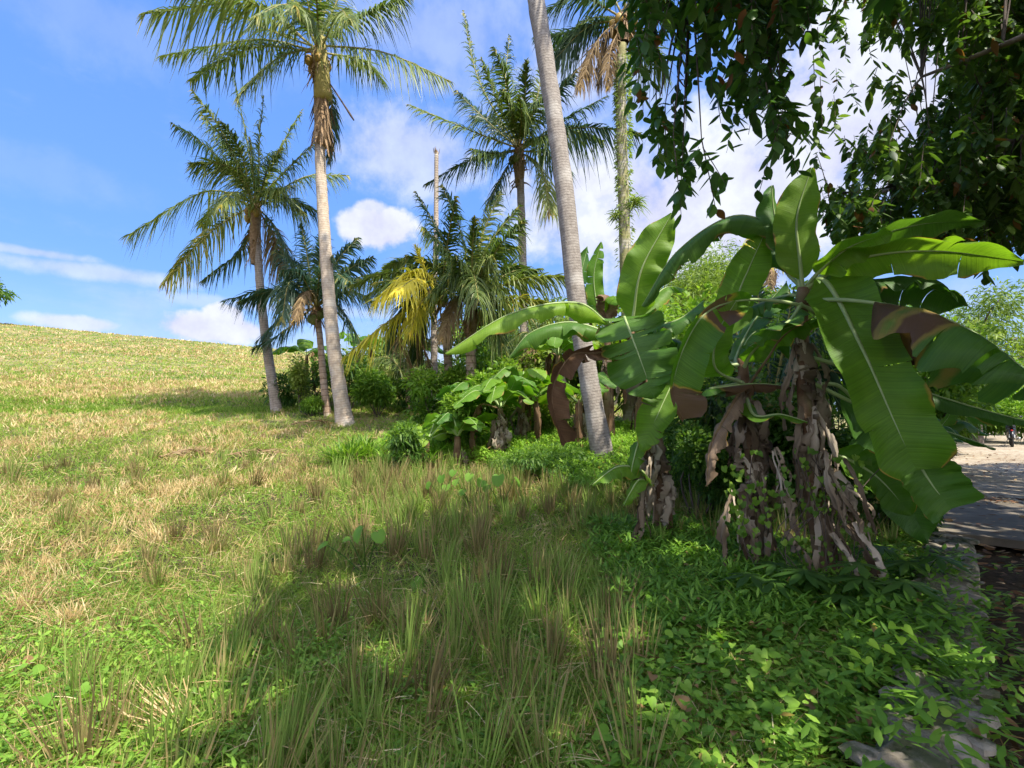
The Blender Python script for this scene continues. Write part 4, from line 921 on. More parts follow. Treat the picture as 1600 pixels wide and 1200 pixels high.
# ------------------------------------------------------------------ shrubs and trees
def bush(label, px, Y, w, h, mat, n=1400, ls=.1, lw=.035, cat='shrub', name='shrub', blobs=7, prof=OVAL4, up=.2, stems=6, depth=None, droop=-.3, z0=0., base=None):
    b = onground(px, Y) if base is None else np.asarray(base)
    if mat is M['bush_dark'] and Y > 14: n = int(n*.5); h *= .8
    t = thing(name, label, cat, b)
    D = depth or w
    cs = []; st = MB()
    for i in range(blobs):
        a = rng.random()*6.28; r = math.sqrt(rng.random())*.62
        c = b+np.array([math.cos(a)*r*w*.5, math.sin(a)*r*D*.5, h*(z0+(1-z0)*rng.uniform(.3, .88))]); cs.append(c)
    for i in range(stems):
        c = cs[i % blobs]; tube(st, bez([b-[0, 0, .05], b*.45+c*.55+rng.normal(0, .08*w, 3)*[1, 1, .2], c], 8), np.linspace(.02, .006, 8)*max(1, h*.6), 5)
    st.build('stem', M['twig'], t)
    k = rng.integers(0, blobs, n); C = np.array(cs)[k]
    rad = np.array([w*.27, D*.27, h*.24])*rng.uniform(.75, 1.15, (blobs, 1))[k]
    d = randdir(n); rr = rng.random(n)**.4
    base_ = C+d*rad*rr[:, None]
    gzv = gz(base_[:, 0], base_[:, 1]); base_[:, 2] = np.maximum(base_[:, 2], gzv+.02)
    dd = nrm(d*.7+randdir(n)*.6+UP*up)
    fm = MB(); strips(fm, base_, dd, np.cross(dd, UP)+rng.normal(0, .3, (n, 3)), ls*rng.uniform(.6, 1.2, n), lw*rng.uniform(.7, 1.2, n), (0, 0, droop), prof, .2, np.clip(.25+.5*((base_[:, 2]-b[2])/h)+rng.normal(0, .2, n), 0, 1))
    fm.build('foliage', mat, t)
    return t
def straps(label, px, Y, w, h, mat, n=500, name='strap_leaf_plant', lw=.03):
    b = onground(px, Y); t = thing(name, label, 'plant', b)
    k = 11; cs = b+np.stack([rng.uniform(-w/2, w/2, k), rng.uniform(-w/3, w/3, k), np.zeros(k)], 1); cs[:, 2] = gz(cs[:, 0], cs[:, 1])
    i = rng.integers(0, k, n); base = cs[i]+rng.normal(0, .03, (n, 3))*[1, 1, 0]; d = randdir(n, .45, 1.)
    fm = MB(); strips(fm, base, d, np.cross(d, UP), h*rng.uniform(.6, 1.25, n), lw, np.stack([d[:, 0]*.3, d[:, 1]*.3, -.35+0*d[:, 0]], 1), [.7, 1, .85, .5, .05], .25, None)
    fm.build('leaves', mat, t); return t
straps('bright strap leaved clump at the foot of the tall pale palm', 590, 9.3, 1.3, .75, M['bush'], 700)
straps('strap leaved clump spreading right of the brightest one', 655, 9.0, 1.0, .6, M['weed'], 500)
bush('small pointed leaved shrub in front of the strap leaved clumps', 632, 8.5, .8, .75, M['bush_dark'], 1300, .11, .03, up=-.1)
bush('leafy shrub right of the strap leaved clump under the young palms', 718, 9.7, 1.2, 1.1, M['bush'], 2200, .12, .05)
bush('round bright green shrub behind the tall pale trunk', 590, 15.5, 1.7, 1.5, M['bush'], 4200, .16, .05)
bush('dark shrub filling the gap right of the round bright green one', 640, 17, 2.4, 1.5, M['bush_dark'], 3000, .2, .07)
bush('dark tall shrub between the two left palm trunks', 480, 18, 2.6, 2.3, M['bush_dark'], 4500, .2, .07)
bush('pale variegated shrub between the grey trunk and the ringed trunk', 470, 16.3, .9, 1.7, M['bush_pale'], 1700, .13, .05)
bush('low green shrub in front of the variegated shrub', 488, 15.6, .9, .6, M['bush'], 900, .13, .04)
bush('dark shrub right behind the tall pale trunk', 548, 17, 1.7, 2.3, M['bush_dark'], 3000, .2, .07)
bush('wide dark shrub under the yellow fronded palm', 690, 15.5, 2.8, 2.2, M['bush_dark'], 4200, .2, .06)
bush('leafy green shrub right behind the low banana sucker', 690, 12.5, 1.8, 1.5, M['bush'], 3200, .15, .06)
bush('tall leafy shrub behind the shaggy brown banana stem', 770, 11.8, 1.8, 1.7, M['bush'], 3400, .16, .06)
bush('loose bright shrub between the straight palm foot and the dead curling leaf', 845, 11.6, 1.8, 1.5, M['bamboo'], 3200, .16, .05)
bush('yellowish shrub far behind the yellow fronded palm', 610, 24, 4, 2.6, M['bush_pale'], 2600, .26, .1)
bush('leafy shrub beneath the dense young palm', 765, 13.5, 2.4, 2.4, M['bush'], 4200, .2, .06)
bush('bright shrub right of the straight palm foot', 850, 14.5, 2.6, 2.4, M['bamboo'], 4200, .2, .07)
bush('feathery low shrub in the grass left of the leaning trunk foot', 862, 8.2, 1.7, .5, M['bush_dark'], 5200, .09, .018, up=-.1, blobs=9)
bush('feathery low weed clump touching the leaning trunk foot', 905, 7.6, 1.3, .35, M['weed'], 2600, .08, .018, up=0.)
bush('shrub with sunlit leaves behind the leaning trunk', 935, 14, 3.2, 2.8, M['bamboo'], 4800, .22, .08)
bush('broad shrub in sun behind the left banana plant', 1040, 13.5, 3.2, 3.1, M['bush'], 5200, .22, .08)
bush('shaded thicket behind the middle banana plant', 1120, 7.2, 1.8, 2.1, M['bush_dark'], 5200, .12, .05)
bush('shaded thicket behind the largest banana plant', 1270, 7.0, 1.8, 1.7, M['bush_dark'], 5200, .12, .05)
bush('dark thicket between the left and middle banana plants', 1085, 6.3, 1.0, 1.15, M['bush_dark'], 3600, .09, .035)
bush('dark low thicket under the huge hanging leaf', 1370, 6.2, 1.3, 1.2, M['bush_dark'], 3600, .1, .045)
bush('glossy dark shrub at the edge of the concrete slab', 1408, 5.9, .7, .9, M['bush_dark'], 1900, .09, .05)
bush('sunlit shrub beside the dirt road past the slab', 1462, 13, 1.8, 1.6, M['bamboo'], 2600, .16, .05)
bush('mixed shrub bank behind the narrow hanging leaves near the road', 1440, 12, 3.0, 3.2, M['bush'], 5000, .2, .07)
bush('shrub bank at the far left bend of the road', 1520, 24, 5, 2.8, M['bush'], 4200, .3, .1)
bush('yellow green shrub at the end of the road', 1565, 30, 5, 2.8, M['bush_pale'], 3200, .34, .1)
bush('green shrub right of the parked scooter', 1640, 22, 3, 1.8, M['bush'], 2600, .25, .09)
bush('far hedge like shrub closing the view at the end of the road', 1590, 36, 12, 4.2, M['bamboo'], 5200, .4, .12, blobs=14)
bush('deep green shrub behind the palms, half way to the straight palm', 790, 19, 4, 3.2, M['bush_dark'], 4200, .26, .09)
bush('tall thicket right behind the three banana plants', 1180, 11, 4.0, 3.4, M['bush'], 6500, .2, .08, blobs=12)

def tree(label, px, Y, H, W, mat, n=9000, ls=.3, lw=.06, blobs=16, z0=.35, prof=OVAL3, base=None, crown_h=None, cat='tree', name='broadleaf_tree', holes=.75, trunk_r=.2, droop=-.4, D=None):
    b = onground(px, Y) if base is None else np.asarray(base, float)
    t = thing(name, label, cat, b); D = D or W
    st = MB(); tp = b+UP*H*.62
    tube(st, bez([b-UP*.1, b+UP*H*.3+rng.normal(0, .1, 3), tp], 14), np.linspace(trunk_r, trunk_r*.45, 14), 9, .5, .15)
    cs = []
    for i in range(blobs):
        a = i*2.4+rng.random()*.5; r = math.sqrt((i+.5)/blobs)
        c = b+np.array([math.cos(a)*r*W*.45, math.sin(a)*r*D*.45, H*(z0+(1-z0)*rng.uniform(.1, .93)*(1-.35*r))]); cs.append(c)
        s = b+UP*H*rng.uniform(.25, .6)
        tube(st, bez([s, (s+c)/2+UP*.05*H, c], 8), np.linspace(trunk_r*.35, .02, 8), 6, .5)
    st.build('trunk', M['bark'], t)
    k = rng.integers(0, blobs, n); C = np.array(cs)[k]
    R_ = (np.array([W, D, H*.62])*.19)*rng.uniform(.6, 1.25, (blobs, 1))[k]
    # sprays inside every limb's cloud of leaves
    ns = blobs*14; sp = randdir(ns)*(rng.random((ns, 1))**.35); j = rng.integers(0, ns, n)
    base_ = C+sp[j]*R_+rng.normal(0, 1, (n, 3))*R_*.13
    d = nrm(sp[j]*.8+randdir(n)*.7)
    fm = MB(); strips(fm, base_, d, rng.normal(0, 1, (n, 3)), ls*rng.uniform(.6, 1.2, n), lw*rng.uniform(.7, 1.2, n), (0, 0, droop), prof, 0., np.clip(.5+.25*rng.normal(0, 1, ns)[j]+rng.normal(0, .12, n), 0, 1))
    fm.build('crown', mat, t); return t
tree('tall feathery bamboo like tree seen between the upright banana leaves', 1120, 24, 9.2, 6.5, M['bamboo'], 26000, .34, .05, blobs=26, z0=.15, name='feathery_tree', D=5)
tree('rounder feathery tree lower left of the tallest feathery one', 1075, 22, 5.9, 4.4, M['bamboo'], 14000, .3, .05, blobs=16, z0=.1, name='feathery_tree')
tree('dark blue green tree peeping out behind the feathery trees', 1100, 30, 10, 5, M['bush_dark'], 8000, .35, .1, blobs=14, z0=.2)
tree('dense green tree behind the largest banana plant', 1300, 20, 7.5, 7, M['bush_dark'], 12000, .3, .1, blobs=18, z0=.15)
tree('layered light green tree at the right edge beyond the road', 1590, 20, 7.2, 5.5, M['bamboo'], 8000, .3, .06, blobs=14, z0=.35, base=np.array([19.5, 21.5, 0.]))
tree('small leafy tree left of the road end', 1490, 27, 6.0, 5, M['bush'], 8000, .36, .1, blobs=12, z0=.15)
tree('dark tree closing the gap beside the end of the road', 1450, 17, 5.2, 4, M['bush'], 7000, .26, .09, blobs=12, z0=.15)
tree('lone tree on the crest of the field, cut by the left edge', -78, 56, 6.8, 7.5, M['bush_dark'], 7000, .6, .2, blobs=12, z0=.45)
tree('pale green tree low on the skyline right of the straight palm', 900, 34, 6.5, 8, M['bamboo'], 8000, .5, .12, blobs=14, z0=.1)
tree('tree on the skyline between the young palms', 770, 38, 7.0, 7, M['bush'], 7000, .5, .14, blobs=12, z0=.1)

# ------------------------------------------------------------------ the overhanging tree on the right
def canopy():
    b = np.array([8.6, -.6, -.1])
    t = thing('overhanging_tree', 'big dark broadleaf tree hanging its leafy branches over the top right corner', 'tree', b)
    st = MB()
    tube(st, bez([b-UP*.1, b+[-.1, .1, 1.6], b+[-.5, .4, 3.2]], 12), np.linspace(.42, .28, 12), 14, .5, .2)
    fork = b+np.array([-.5, .4, 3.2])
    ends = [(P(1080, -40, 3.6)), P(1180, 20, 4.0), P(1330, -60, 4.4), P(1440, 120, 5.0), P(1300, 330, 6.3), P(1450, 260, 6.5), P(1540, 330, 7.), np.array([.4, 2.4, 5.9]), np.array([1.4, 1.2, 5.6]), np.array([2.4, -.8, 5.8]), np.array([3.0, 2.4, 6.2]), np.array([4.5, -2.5, 6.]), np.array([4.4, 1.2, 6.8]), np.array([9., 5.5, 6.4]), np.array([11., 1., 6.5]), np.array([7., -4., 6.2])]
    limbs = []
    for e in ends:
        m = (fork+e)/2+np.array([0, 0, .9])+rng.normal(0, .15, 3)
        c = bez([fork, m, e], 24); limbs.append(c); tube(st, c, np.linspace(.13, .015, 24), 8, .5, .1)
    st.build('trunk', M['bark'], t)
    lp = np.concatenate([c[6:] for c in limbs])
    # sprays hanging from the limbs: anchor points
    A = []
    def inside(px, py):
        low = np.interp(px, [975, 985, 1000, 1030, 1052, 1068, 1090, 1110, 1130, 1150, 1172, 1190, 1215, 1240, 1262, 1275, 1290, 1330, 1400, 1500, 1700],
                        [-60, 70, 150, 200, 250, 290, 290, 240, 130, 150, 230, 150, 240, 210, 200, 300, 370, 385, 380, 395, 420])
        gap = (px > 1262) & (px < 1490) & (py > 35+.05*(px-1262)) & (py < 285-.62*(px-1262)+0*py+ (px > 1400)*20) 
        gap2 = (px > 1240) & (px < 1300) & (py > 150) & (py < 240)
        return (py < low) & (px > 975), gap | gap2
    N0 = 9000
    px = rng.uniform(960, 1780, N0); py = rng.uniform(-170, 420, N0)
    ok, gap = inside(px, py)
    for i in range(N0):
        if not ok[i]: continue
        x, y = px[i], py[i]
        if gap[i] and rng.random() > .12: continue
        if x < 1265:
            # left mass: near, hanging in columns with gaps between
            dens = .02+.22*smooth(.40, .75, vnoise(x, y*.3, .03, 60))+.07*(y < 60)
            if y > 130: dens *= .7
            if rng.random() > dens: continue
            Y = rng.uniform(2.8, 3.9)
        else:
            Y = rng.uniform(4.6, 8.6)
            if y < 60 and x < 1450 and rng.random() > .6: continue
            if rng.random() > (.40 if x > 1440 else .10)+.75*smooth(.25, .7, vnoise(x, y, .022, 61))*(1 if x > 1400 else .85): continue
        A.append((*P(x, y-38, Y), 1 if x >= 1265 else 0))
    # shade giving part of the crown, overhead and behind the viewer
    poly = np.array([(1.3, -1.6), (.95, -.2), (.4, 1.0), (-.15, 2.8), (.95, 3.45), (2.05, 3.9), (3.7, 5.4), (5.5, 6.5), (8.5, 8.2), (10.5, 10.5), (16, 12), (17, 2), (12, -6), (4, -7)])
    def inpoly(x, y):
        c = False; j = len(poly)-1
        for i in range(len(poly)):
            if (poly[i][1] > y) != (poly[j][1] > y) and x < (poly[j][0]-poly[i][0])*(y-poly[i][1])/(poly[j][1]-poly[i][1])+poly[i][0]: c = not c
            j = i
        return c
    k = 0
    while k < 5800:
        x, y = rng.uniform(-.3, 17), rng.uniform(-7, 12); z = rng.uniform(4.7, 6.9)
        if not inpoly(x-.41*(z-5.2), y+.446*(z-5.2)): continue
        u_, v_, zz = proj(np.array([x, y, z]))
        if zz > .3 and v_ > -90 and u_ < 1640: 
            k += .2; continue
        if vnoise(x, y, .9, 62) > .86: k += .2; continue
        if math.hypot(x-4.1, y-3.2) < 1.2 and rng.random() < .6: k += .3; continue
        A.append((x, y, z, 2)); k += 1
    A = np.array(A); pos = A[:, :3]; kind = A[:, 3]
    # twigs down from each anchor
    tw = MB(); n = len(A)
    for grp, matn, nm in ((0, 'canopy', 'foliage'), (1, 'canopy2', 'foliage'), (2, 'canopy', 'foliage')):
        sel = np.where(kind == grp)[0]
        nl = {0: 11, 1: 13, 2: 9}[grp]; Ls = {0: .098, 1: .115, 2: .25}[grp]
        m = len(sel); fm = MB()
        tl = rng.uniform(.22, .5, m); lean = rng.normal(0, .28, (m, 3)); lean[:, 2] = -1
        lean = nrm(lean)
        c = pos[sel]
        i = np.repeat(np.arange(m), nl); u = np.tile(np.linspace(.08, 1, nl), m)+rng.normal(0, .03, m*nl)
        base = c[i]+lean[i]*(tl[i]*u)[:, None]+rng.normal(0, .012, (m*nl, 3))
        a = rng.random(m*nl)*6.283
        d = np.stack([np.cos(a)*.75, np.sin(a)*.75, rng.uniform(-1.1, .15, m*nl)], 1)
        strips(fm, base, d, np.stack([-np.sin(a), np.cos(a), rng.normal(0, .35, m*nl)], 1), Ls*rng.uniform(.6, 1.25, m*nl), Ls*.52*rng.uniform(.75, 1.2, m*nl), (0, 0, -.35), OVAL, .25,
               np.clip(rng.normal(.45, .25, m)[i]*.7+rng.random(m*nl)*.35, 0, 1), np.where(rng.random(m*nl) < .03, .8, 0.))
        fm.build(nm, M[matn], t)
        strips(tw, c, lean, rng.normal(0, 1, (m, 3)), tl, .008, (0, 0, -.03), [1, .8, .5])
        if grp < 2:   # thin branchlets joining the sprays to the limbs
            s = sel[rng.random(m) < (.5 if grp == 0 else .12)]
            for q in s:
                d2 = ((lp-pos[q])**2).sum(1); jn = lp[np.argmin(d2)]
                if d2.min() > 9: continue
                mid = (jn+pos[q])/2+np.array([0, 0, .08])
                tube(tw, bez([jn, mid, pos[q]], 6), np.linspace(.012, .003, 6), 4, cap=False)
    tw.build('twigs', M['twig'], t)
canopy()

# ------------------------------------------------------------------ low stone wall, slab edge, rubble
def stone_wall():
    p0 = np.array([1.12, 1.5]); p1 = np.array([4.66, 5.5]); L = np.linalg.norm(p1-p0); d = (p1-p0)/L; nn = np.array([d[1], -d[0]])
    b = np.array([*((p0+p1)/2), 0.])
    t = thing('stone_kerb_wall', 'low broken rubble stone wall running from the bottom edge to the slab', 'stone wall', b)
    mb = MB(); na, nb = 260, 22
    A = np.linspace(0, L, na); B = np.linspace(-.18, .18, nb)
    top = np.zeros((na, nb, 3))
    for i, a in enumerate(A):
        for j, w in enumerate(B):
            q = p0+d*a+nn*(w*(1+.25*(vnoise(a, w, 3, 71)-.5)))
            h = .17+.10*(vnoise(a, w, 3.1, 70)-.5)+.05*(vnoise(a, w, 11, 72)-.5)+.03*(vnoise(a, w, 29, 73)-.5)-.05*smooth(.12, .18, abs(w))-.10*smooth(1.15, 1.45, a)*smooth(2.1, 1.8, a)
            top[i, j] = (q[0], q[1], h)
    v = top.reshape(-1, 3); idx = np.arange(na*nb).reshape(na, nb)
    q = np.stack([idx[:-1, :-1], idx[1:, :-1], idx[1:, 1:], idx[:-1, 1:]], -1).reshape(-1, 4)
    ring = np.r_[idx[0, :], idx[1:, -1], idx[-1, -2::-1], idx[-2:0:-1, 0]]; low = v[ring].copy(); low[:, 2] = -.2; m = len(ring); r2 = na*nb+np.arange(m)
    mb.add(np.vstack([v, low]), np.vstack([q, np.stack([ring, np.roll(ring, -1), np.roll(r2, -1), r2], -1)]))
    mb.build('mortar_bed', M['mortar'], t)
    sm = MB()
    for k in range(120):
        a = rng.uniform(0, L); w = rng.uniform(-.17, .17)
        if 1.2 < a < 2.0 and rng.random() < .6: continue
        q = p0+d*a+nn*w; s = rng.uniform(.035, .11)
        th = np.linspace(0, math.pi, 6); ph = np.linspace(0, 6.283, 9, endpoint=False)
        r = np.array([s, s*rng.uniform(.6, 1), s*rng.uniform(.16, .3)])
        V = np.stack([np.sin(th)[:, None]*np.cos(ph)*r[0], np.sin(th)[:, None]*np.sin(ph)*r[1], np.sign(np.cos(th))[:, None]*np.abs(np.cos(th))[:, None]**.5*np.ones(9)*r[2]], -1)
        V = V*(1+.35*(rng.random((6, 9, 1))-.5)); an = rng.random()*3.14; ca, sa = math.cos(an), math.sin(an)
        V = V@np.array([[ca, sa, 0], [-sa, ca, 0], [0, 0, 1]])+np.array([q[0], q[1], .160+.02*rng.random()])
        i = np.arange(5)[:, None]*9; j = np.arange(9)[None]; kk = (j+1) % 9
        sm.add(V.reshape(-1, 3), np.stack([i+j, i+9+j, i+9+kk, i+kk], -1).reshape(-1, 4))
    sm.build('rubble_stones', M['stone'], t, smooth_=False)
stone_wall()
def chunk(name, label, cat, loc, r, mat, rot=0.):
    th = np.linspace(0, math.pi, 7); ph = np.linspace(0, 6.283, 10, endpoint=False); r = np.array(r)
    V = np.stack([np.sin(th)[:, None]**.6*np.cos(ph)*r[0], np.sin(th)[:, None]**.6*np.sin(ph)*r[1], np.sign(np.cos(th))[:, None]*np.abs(np.cos(th))[:, None]**.4*np.ones(10)*r[2]], -1)
    V = V*(1+.22*(rng.random((7, 10, 1))-.5)); ca, sa = math.cos(rot), math.sin(rot)
    V = V@np.array([[ca, sa, 0], [-sa, ca, 0], [0, 0, 1]])+np.array(loc)
    i = np.arange(6)[:, None]*10; j = np.arange(10)[None]; kk = (j+1) % 10; mb = MB()
    mb.add(V.reshape(-1, 3), np.stack([i+j, i+10+j, i+10+kk, i+kk], -1).reshape(-1, 4))
    return tag(mb.build(name, mat, origin=np.array(loc)-[0, 0, r[2]], smooth_=False), label, cat)
g_ = lambda px, py, dz=0.: P(px, py, 0) if False else ground(px, py)+np.array([0, 0, dz])
chunk('flat_stone', 'boulder in deep shade under the huge hanging leaf', 'stone', ground(1385, 822)+[0, 0, .05], (.28, .16, .12), M['stone'], .5)
chunk('flat_stone', 'second dark boulder behind the shaded one under the huge leaf', 'stone', ground(1340, 800)+[0, 0, .06], (.22, .18, .12), M['stone'], 1.3)

# ------------------------------------------------------------------ scooter, post
def scooter():
    b = np.array([*(P(1578, 640, 20.6)[:2]), .03])
    t = thing('scooter', 'black scooter parked on the dirt road seen from behind', 'scooter', b)
    f = nrm(np.array([.70, .76, 0.])); s = np.array([f[1], -f[0], 0.])
    Q = lambda a, c, h: b+f*a+s*c+UP*h
    def wheel(a):
        mb = MB(); an = np.linspace(0, 2*math.pi, 22); tube(mb, np.array([Q(a+math.cos(x)*.22, 0, .26+math.sin(x)*.22) for x in an]), .05, 8, cap=False)
        w = mb.build('wheel', M['rubber'], t)
        m2 = MB(); tube(m2, [Q(a, -.04, .26), Q(a, .04, .26)], .06, 10); tube(m2, np.array([Q(a+math.cos(x)*.17, 0, .26+math.sin(x)*.17) for x in an]), .015, 6, cap=False)
        for k in range(5):
            x = k*1.257; tube(m2, [Q(a, 0, .26), Q(a+math.cos(x)*.17, 0, .26+math.sin(x)*.17)], .012, 5)
        m2.build('rim', M['metal'], w)
    wheel(-.55); wheel(.65)
    mb = MB(); tube(mb, bez([Q(-.75, 0, .72), Q(-.5, 0, .66), Q(-.1, 0, .55), Q(.1, 0, .35), Q(.35, 0, .33), Q(.5, 0, .6), Q(.52, 0, .92)], 26), np.interp(np.linspace(0, 1, 26), [0, .1, .3, .5, .62, .75, .9, 1], [.05, .13, .17, .14, .10, .12, .16, .08]), 12)
    mb.build('body', M['black'], t)
    mb = MB(); tube(mb, bez([Q(-.72, 0, .80), Q(-.4, 0, .80), Q(0, 0, .76), Q(.1, 0, .74)], 12), np.array([.05, .10, .12, .13, .13, .13, .12, .12, .11, .1, .08, .04]), 10); mb.build('seat', M['rubber'], t)
    mb = MB(); tube(mb, bez([Q(-.62, 0, .62), Q(-.82, 0, .50), Q(-.86, 0, .34)], 8), np.array([.10, .10, .09, .08, .08, .07, .07, .06]), 8); mb.build('rear_mudguard', M['black'], t)
    mb = MB(); ell(mb, Q(-.80, 0, .66), (.05, .03, .03)); mb.build('tail_lamp', M['red'], t)
    mb = MB(); tube(mb, bez([Q(.42, -.34, 1.0), Q(.52, -.1, .98), Q(.52, .1, .98), Q(.42, .34, 1.0)], 12), .018, 6); mb.build('handlebar', M['metal'], t)
    for c in (-.28, .28):
        mb = MB(); tube(mb, [Q(.46, c, 1.0), Q(.46, c*1.1, 1.14)], .008, 5); ell(mb, Q(.46, c*1.15, 1.18), (.07, .02, .045)); mb.build('mirror', M['black'], t)
    mb = MB(); tube(mb, [Q(-.1, -.1, .3), Q(-.2, -.22, .02)], .012, 5); mb.build('kickstand', M['metal'], t)
    mb = MB(); tube(mb, [Q(-.1, .16, .28), Q(-.7, .2, .36)], .05, 8); mb.build('exhaust', M['metal'], t)
    mb = MB(); pl = [Q(-.875, -.09, .38), Q(-.875, .09, .38), Q(-.85, .09, .50), Q(-.85, -.09, .50)]; mb.add(np.array(pl+[p+f*.01 for p in pl]), [[0, 1, 2, 3], [7, 6, 5, 4], [0, 4, 5, 1], [1, 5, 6, 2], [2, 6, 7, 3], [3, 7, 4, 0]]); mb.build('number_plate', M['white'], t, smooth_=False)
scooter()
b = onground(1525, 24.); b[2] = 0
tp = thing('marker_post', 'thin white marker post among the bushes beside the road', 'post', b)
mb = MB(); tube(mb, [b, [b[0], b[1], 2.2]], .05, 10, cap=True); mb.build('post', M['white'], tp)
mb = MB(); ell(mb, [b[0], b[1], 2.22], (.07, .07, .05)); mb.build('cap', M['metal'], tp)

# ------------------------------------------------------------------ field: grass, straw, stubble
def in_shade(x, y):   # ground under the overhanging tree's shade: taller stubble, less straw, grass painted darker
    return smooth(-3.2, -1.6, x+.12*(y-4))*smooth(9.0, 6.6, y+.25*x)
def field_points(n, y0, y1, power, xm=1.12):
    """points thinning out with distance"""
    u = rng.random(n); a = 1-power if abs(1-power) > 1e-3 else 1e-3
    y = (y0**a+u*(y1**a-y0**a))**(1/a)
    x = rng.uniform(-1, 1, n)*(y*xm+.6)
    return x, y
def clear_of_road(x, y): 
    p0 = np.array([1.05, 1.55]); d = np.array([.668, .744]); nn = np.array([.744, -.668])
    w = (x-p0[0])*nn[0]+(y-p0[1])*nn[1]
    return (sdist(x, y) > .1) & ((w < -.22) | (y > 5.9))
def grass():
    mb = MB()
    # near and middle short green grass
    x, y = field_points(280000, 1.5, 26, 1.0)
    k = clear_of_road(x, y) & (rng.random(len(x)) < .35+1.0*fbm(x, y, 1.3, 80)**1.2)
    x, y = x[k], y[k]; n = len(x); z = gz(x, y)
    d = nrm(np.stack([rng.normal(0, .5, n), rng.normal(0, .5, n), np.ones(n)], 1))
    sh = in_shade(x, y)
    hgt = (.07+.10*fbm(x, y, .8, 82)+.05*sh)*rng.uniform(.6, 1.5, n)*(1+.02*y)
    wid = np.maximum(.0042, y*.0012)*rng.uniform(.7, 1.4, n)
    strips(mb, np.stack([x, y, z-.01], 1), d, randdir(n, -.2, .2), hgt, wid, np.stack([d[:, 0]*.6, d[:, 1]*.6, -.25+0*x], 1), GRASS3, 0., np.clip(.35+.5*fbm(x, y, .5, 84)+rng.normal(0, .18, n)-.15*sh, 0, 1), np.where(rng.random(n) < .12, .75, 0))  # grass tone lowered where the tree's shade falls
    # long arching blades
    x, y = field_points(26000, 1.5, 14, .8); k = clear_of_road(x, y); x, y = x[k], y[k]; n = len(x); z = gz(x, y)
    d = nrm(np.stack([rng.normal(0, .35, n), rng.normal(0, .35, n), np.ones(n)], 1))
    strips(mb, np.stack([x, y, z-.01], 1), d, randdir(n, -.2, .2), rng.uniform(.15, .42, n), np.maximum(.005, y*.0011)*rng.uniform(.7, 1.5, n), np.stack([d[:, 0]*.8, d[:, 1]*.8, -.4+0*x], 1), BLADE, 0., np.clip(rng.normal(.5, .2, n), 0, 1), np.where(rng.random(n) < .1, .7, 0))
    # blades standing up through the creeper
    x = rng.uniform(-3.2, 3.2, 17000); y = rng.uniform(1.5, 4.4, 17000); k = clear_of_road(x, y) & ((x > .1) | (x < -1)); x, y = x[k], y[k]; n = len(x)
    d = nrm(np.stack([rng.normal(0, .5, n), rng.normal(0, .5, n), np.ones(n)], 1))
    strips(mb, np.stack([x, y, gz(x, y)], 1), d, randdir(n, -.2, .2), rng.uniform(.14, .32, n), rng.uniform(.004, .009, n), np.stack([d[:, 0]*.9, d[:, 1]*.9, -.5+0*x], 1), BLADE, 0., np.clip(rng.normal(.4, .2, n), 0, 1), np.where(rng.random(n) < .08, .7, 0))
    # the hill
    x, y = field_points(120000, 17, 66, 1.3); k = (sdist(x, y) > 3) & (x < 12) & (rng.random(len(x)) < .3+fbm(x, y, .25, 86)); x, y = x[k], y[k]; n = len(x); z = gz(x, y)
    d = nrm(np.stack([rng.normal(0, .35, n), rng.normal(0, .35, n), np.ones(n)], 1))
    strips(mb, np.stack([x, y, z-.02], 1), d, np.stack([np.ones(n), rng.normal(0, .4, n), np.zeros(n)], 1), rng.uniform(.08, .24, n), y*.0020*rng.uniform(.7, 1.3, n), np.stack([d[:, 0]*.6, d[:, 1]*.6, -.2+0*x], 1), GRASS3, 0., np.clip(.25+.85*fbm(x, y*1.6, .22, 87)+rng.normal(0, .12, n), 0, 1), np.where(rng.random(n) < .6*fbm(x, y*2, .12, 88), .5, 0))
    # the green strip below the bank
    n = 30000; x = rng.uniform(-24, 2, n); y = rng.normal(17.6, .45, n); z = gz(x, y)
    strips(mb, np.stack([x, y, z], 1), randdir(n, .5, 1), randdir(n, -.2, .2), rng.uniform(.1, .26, n), .03, (0, 0, -.2), GRASS3, 0., rng.uniform(.1, .75, n))
    tag(mb.build('grass', M['grass']), 'green grass growing all over the harvested field', 'grass', kind='stuff')
grass()
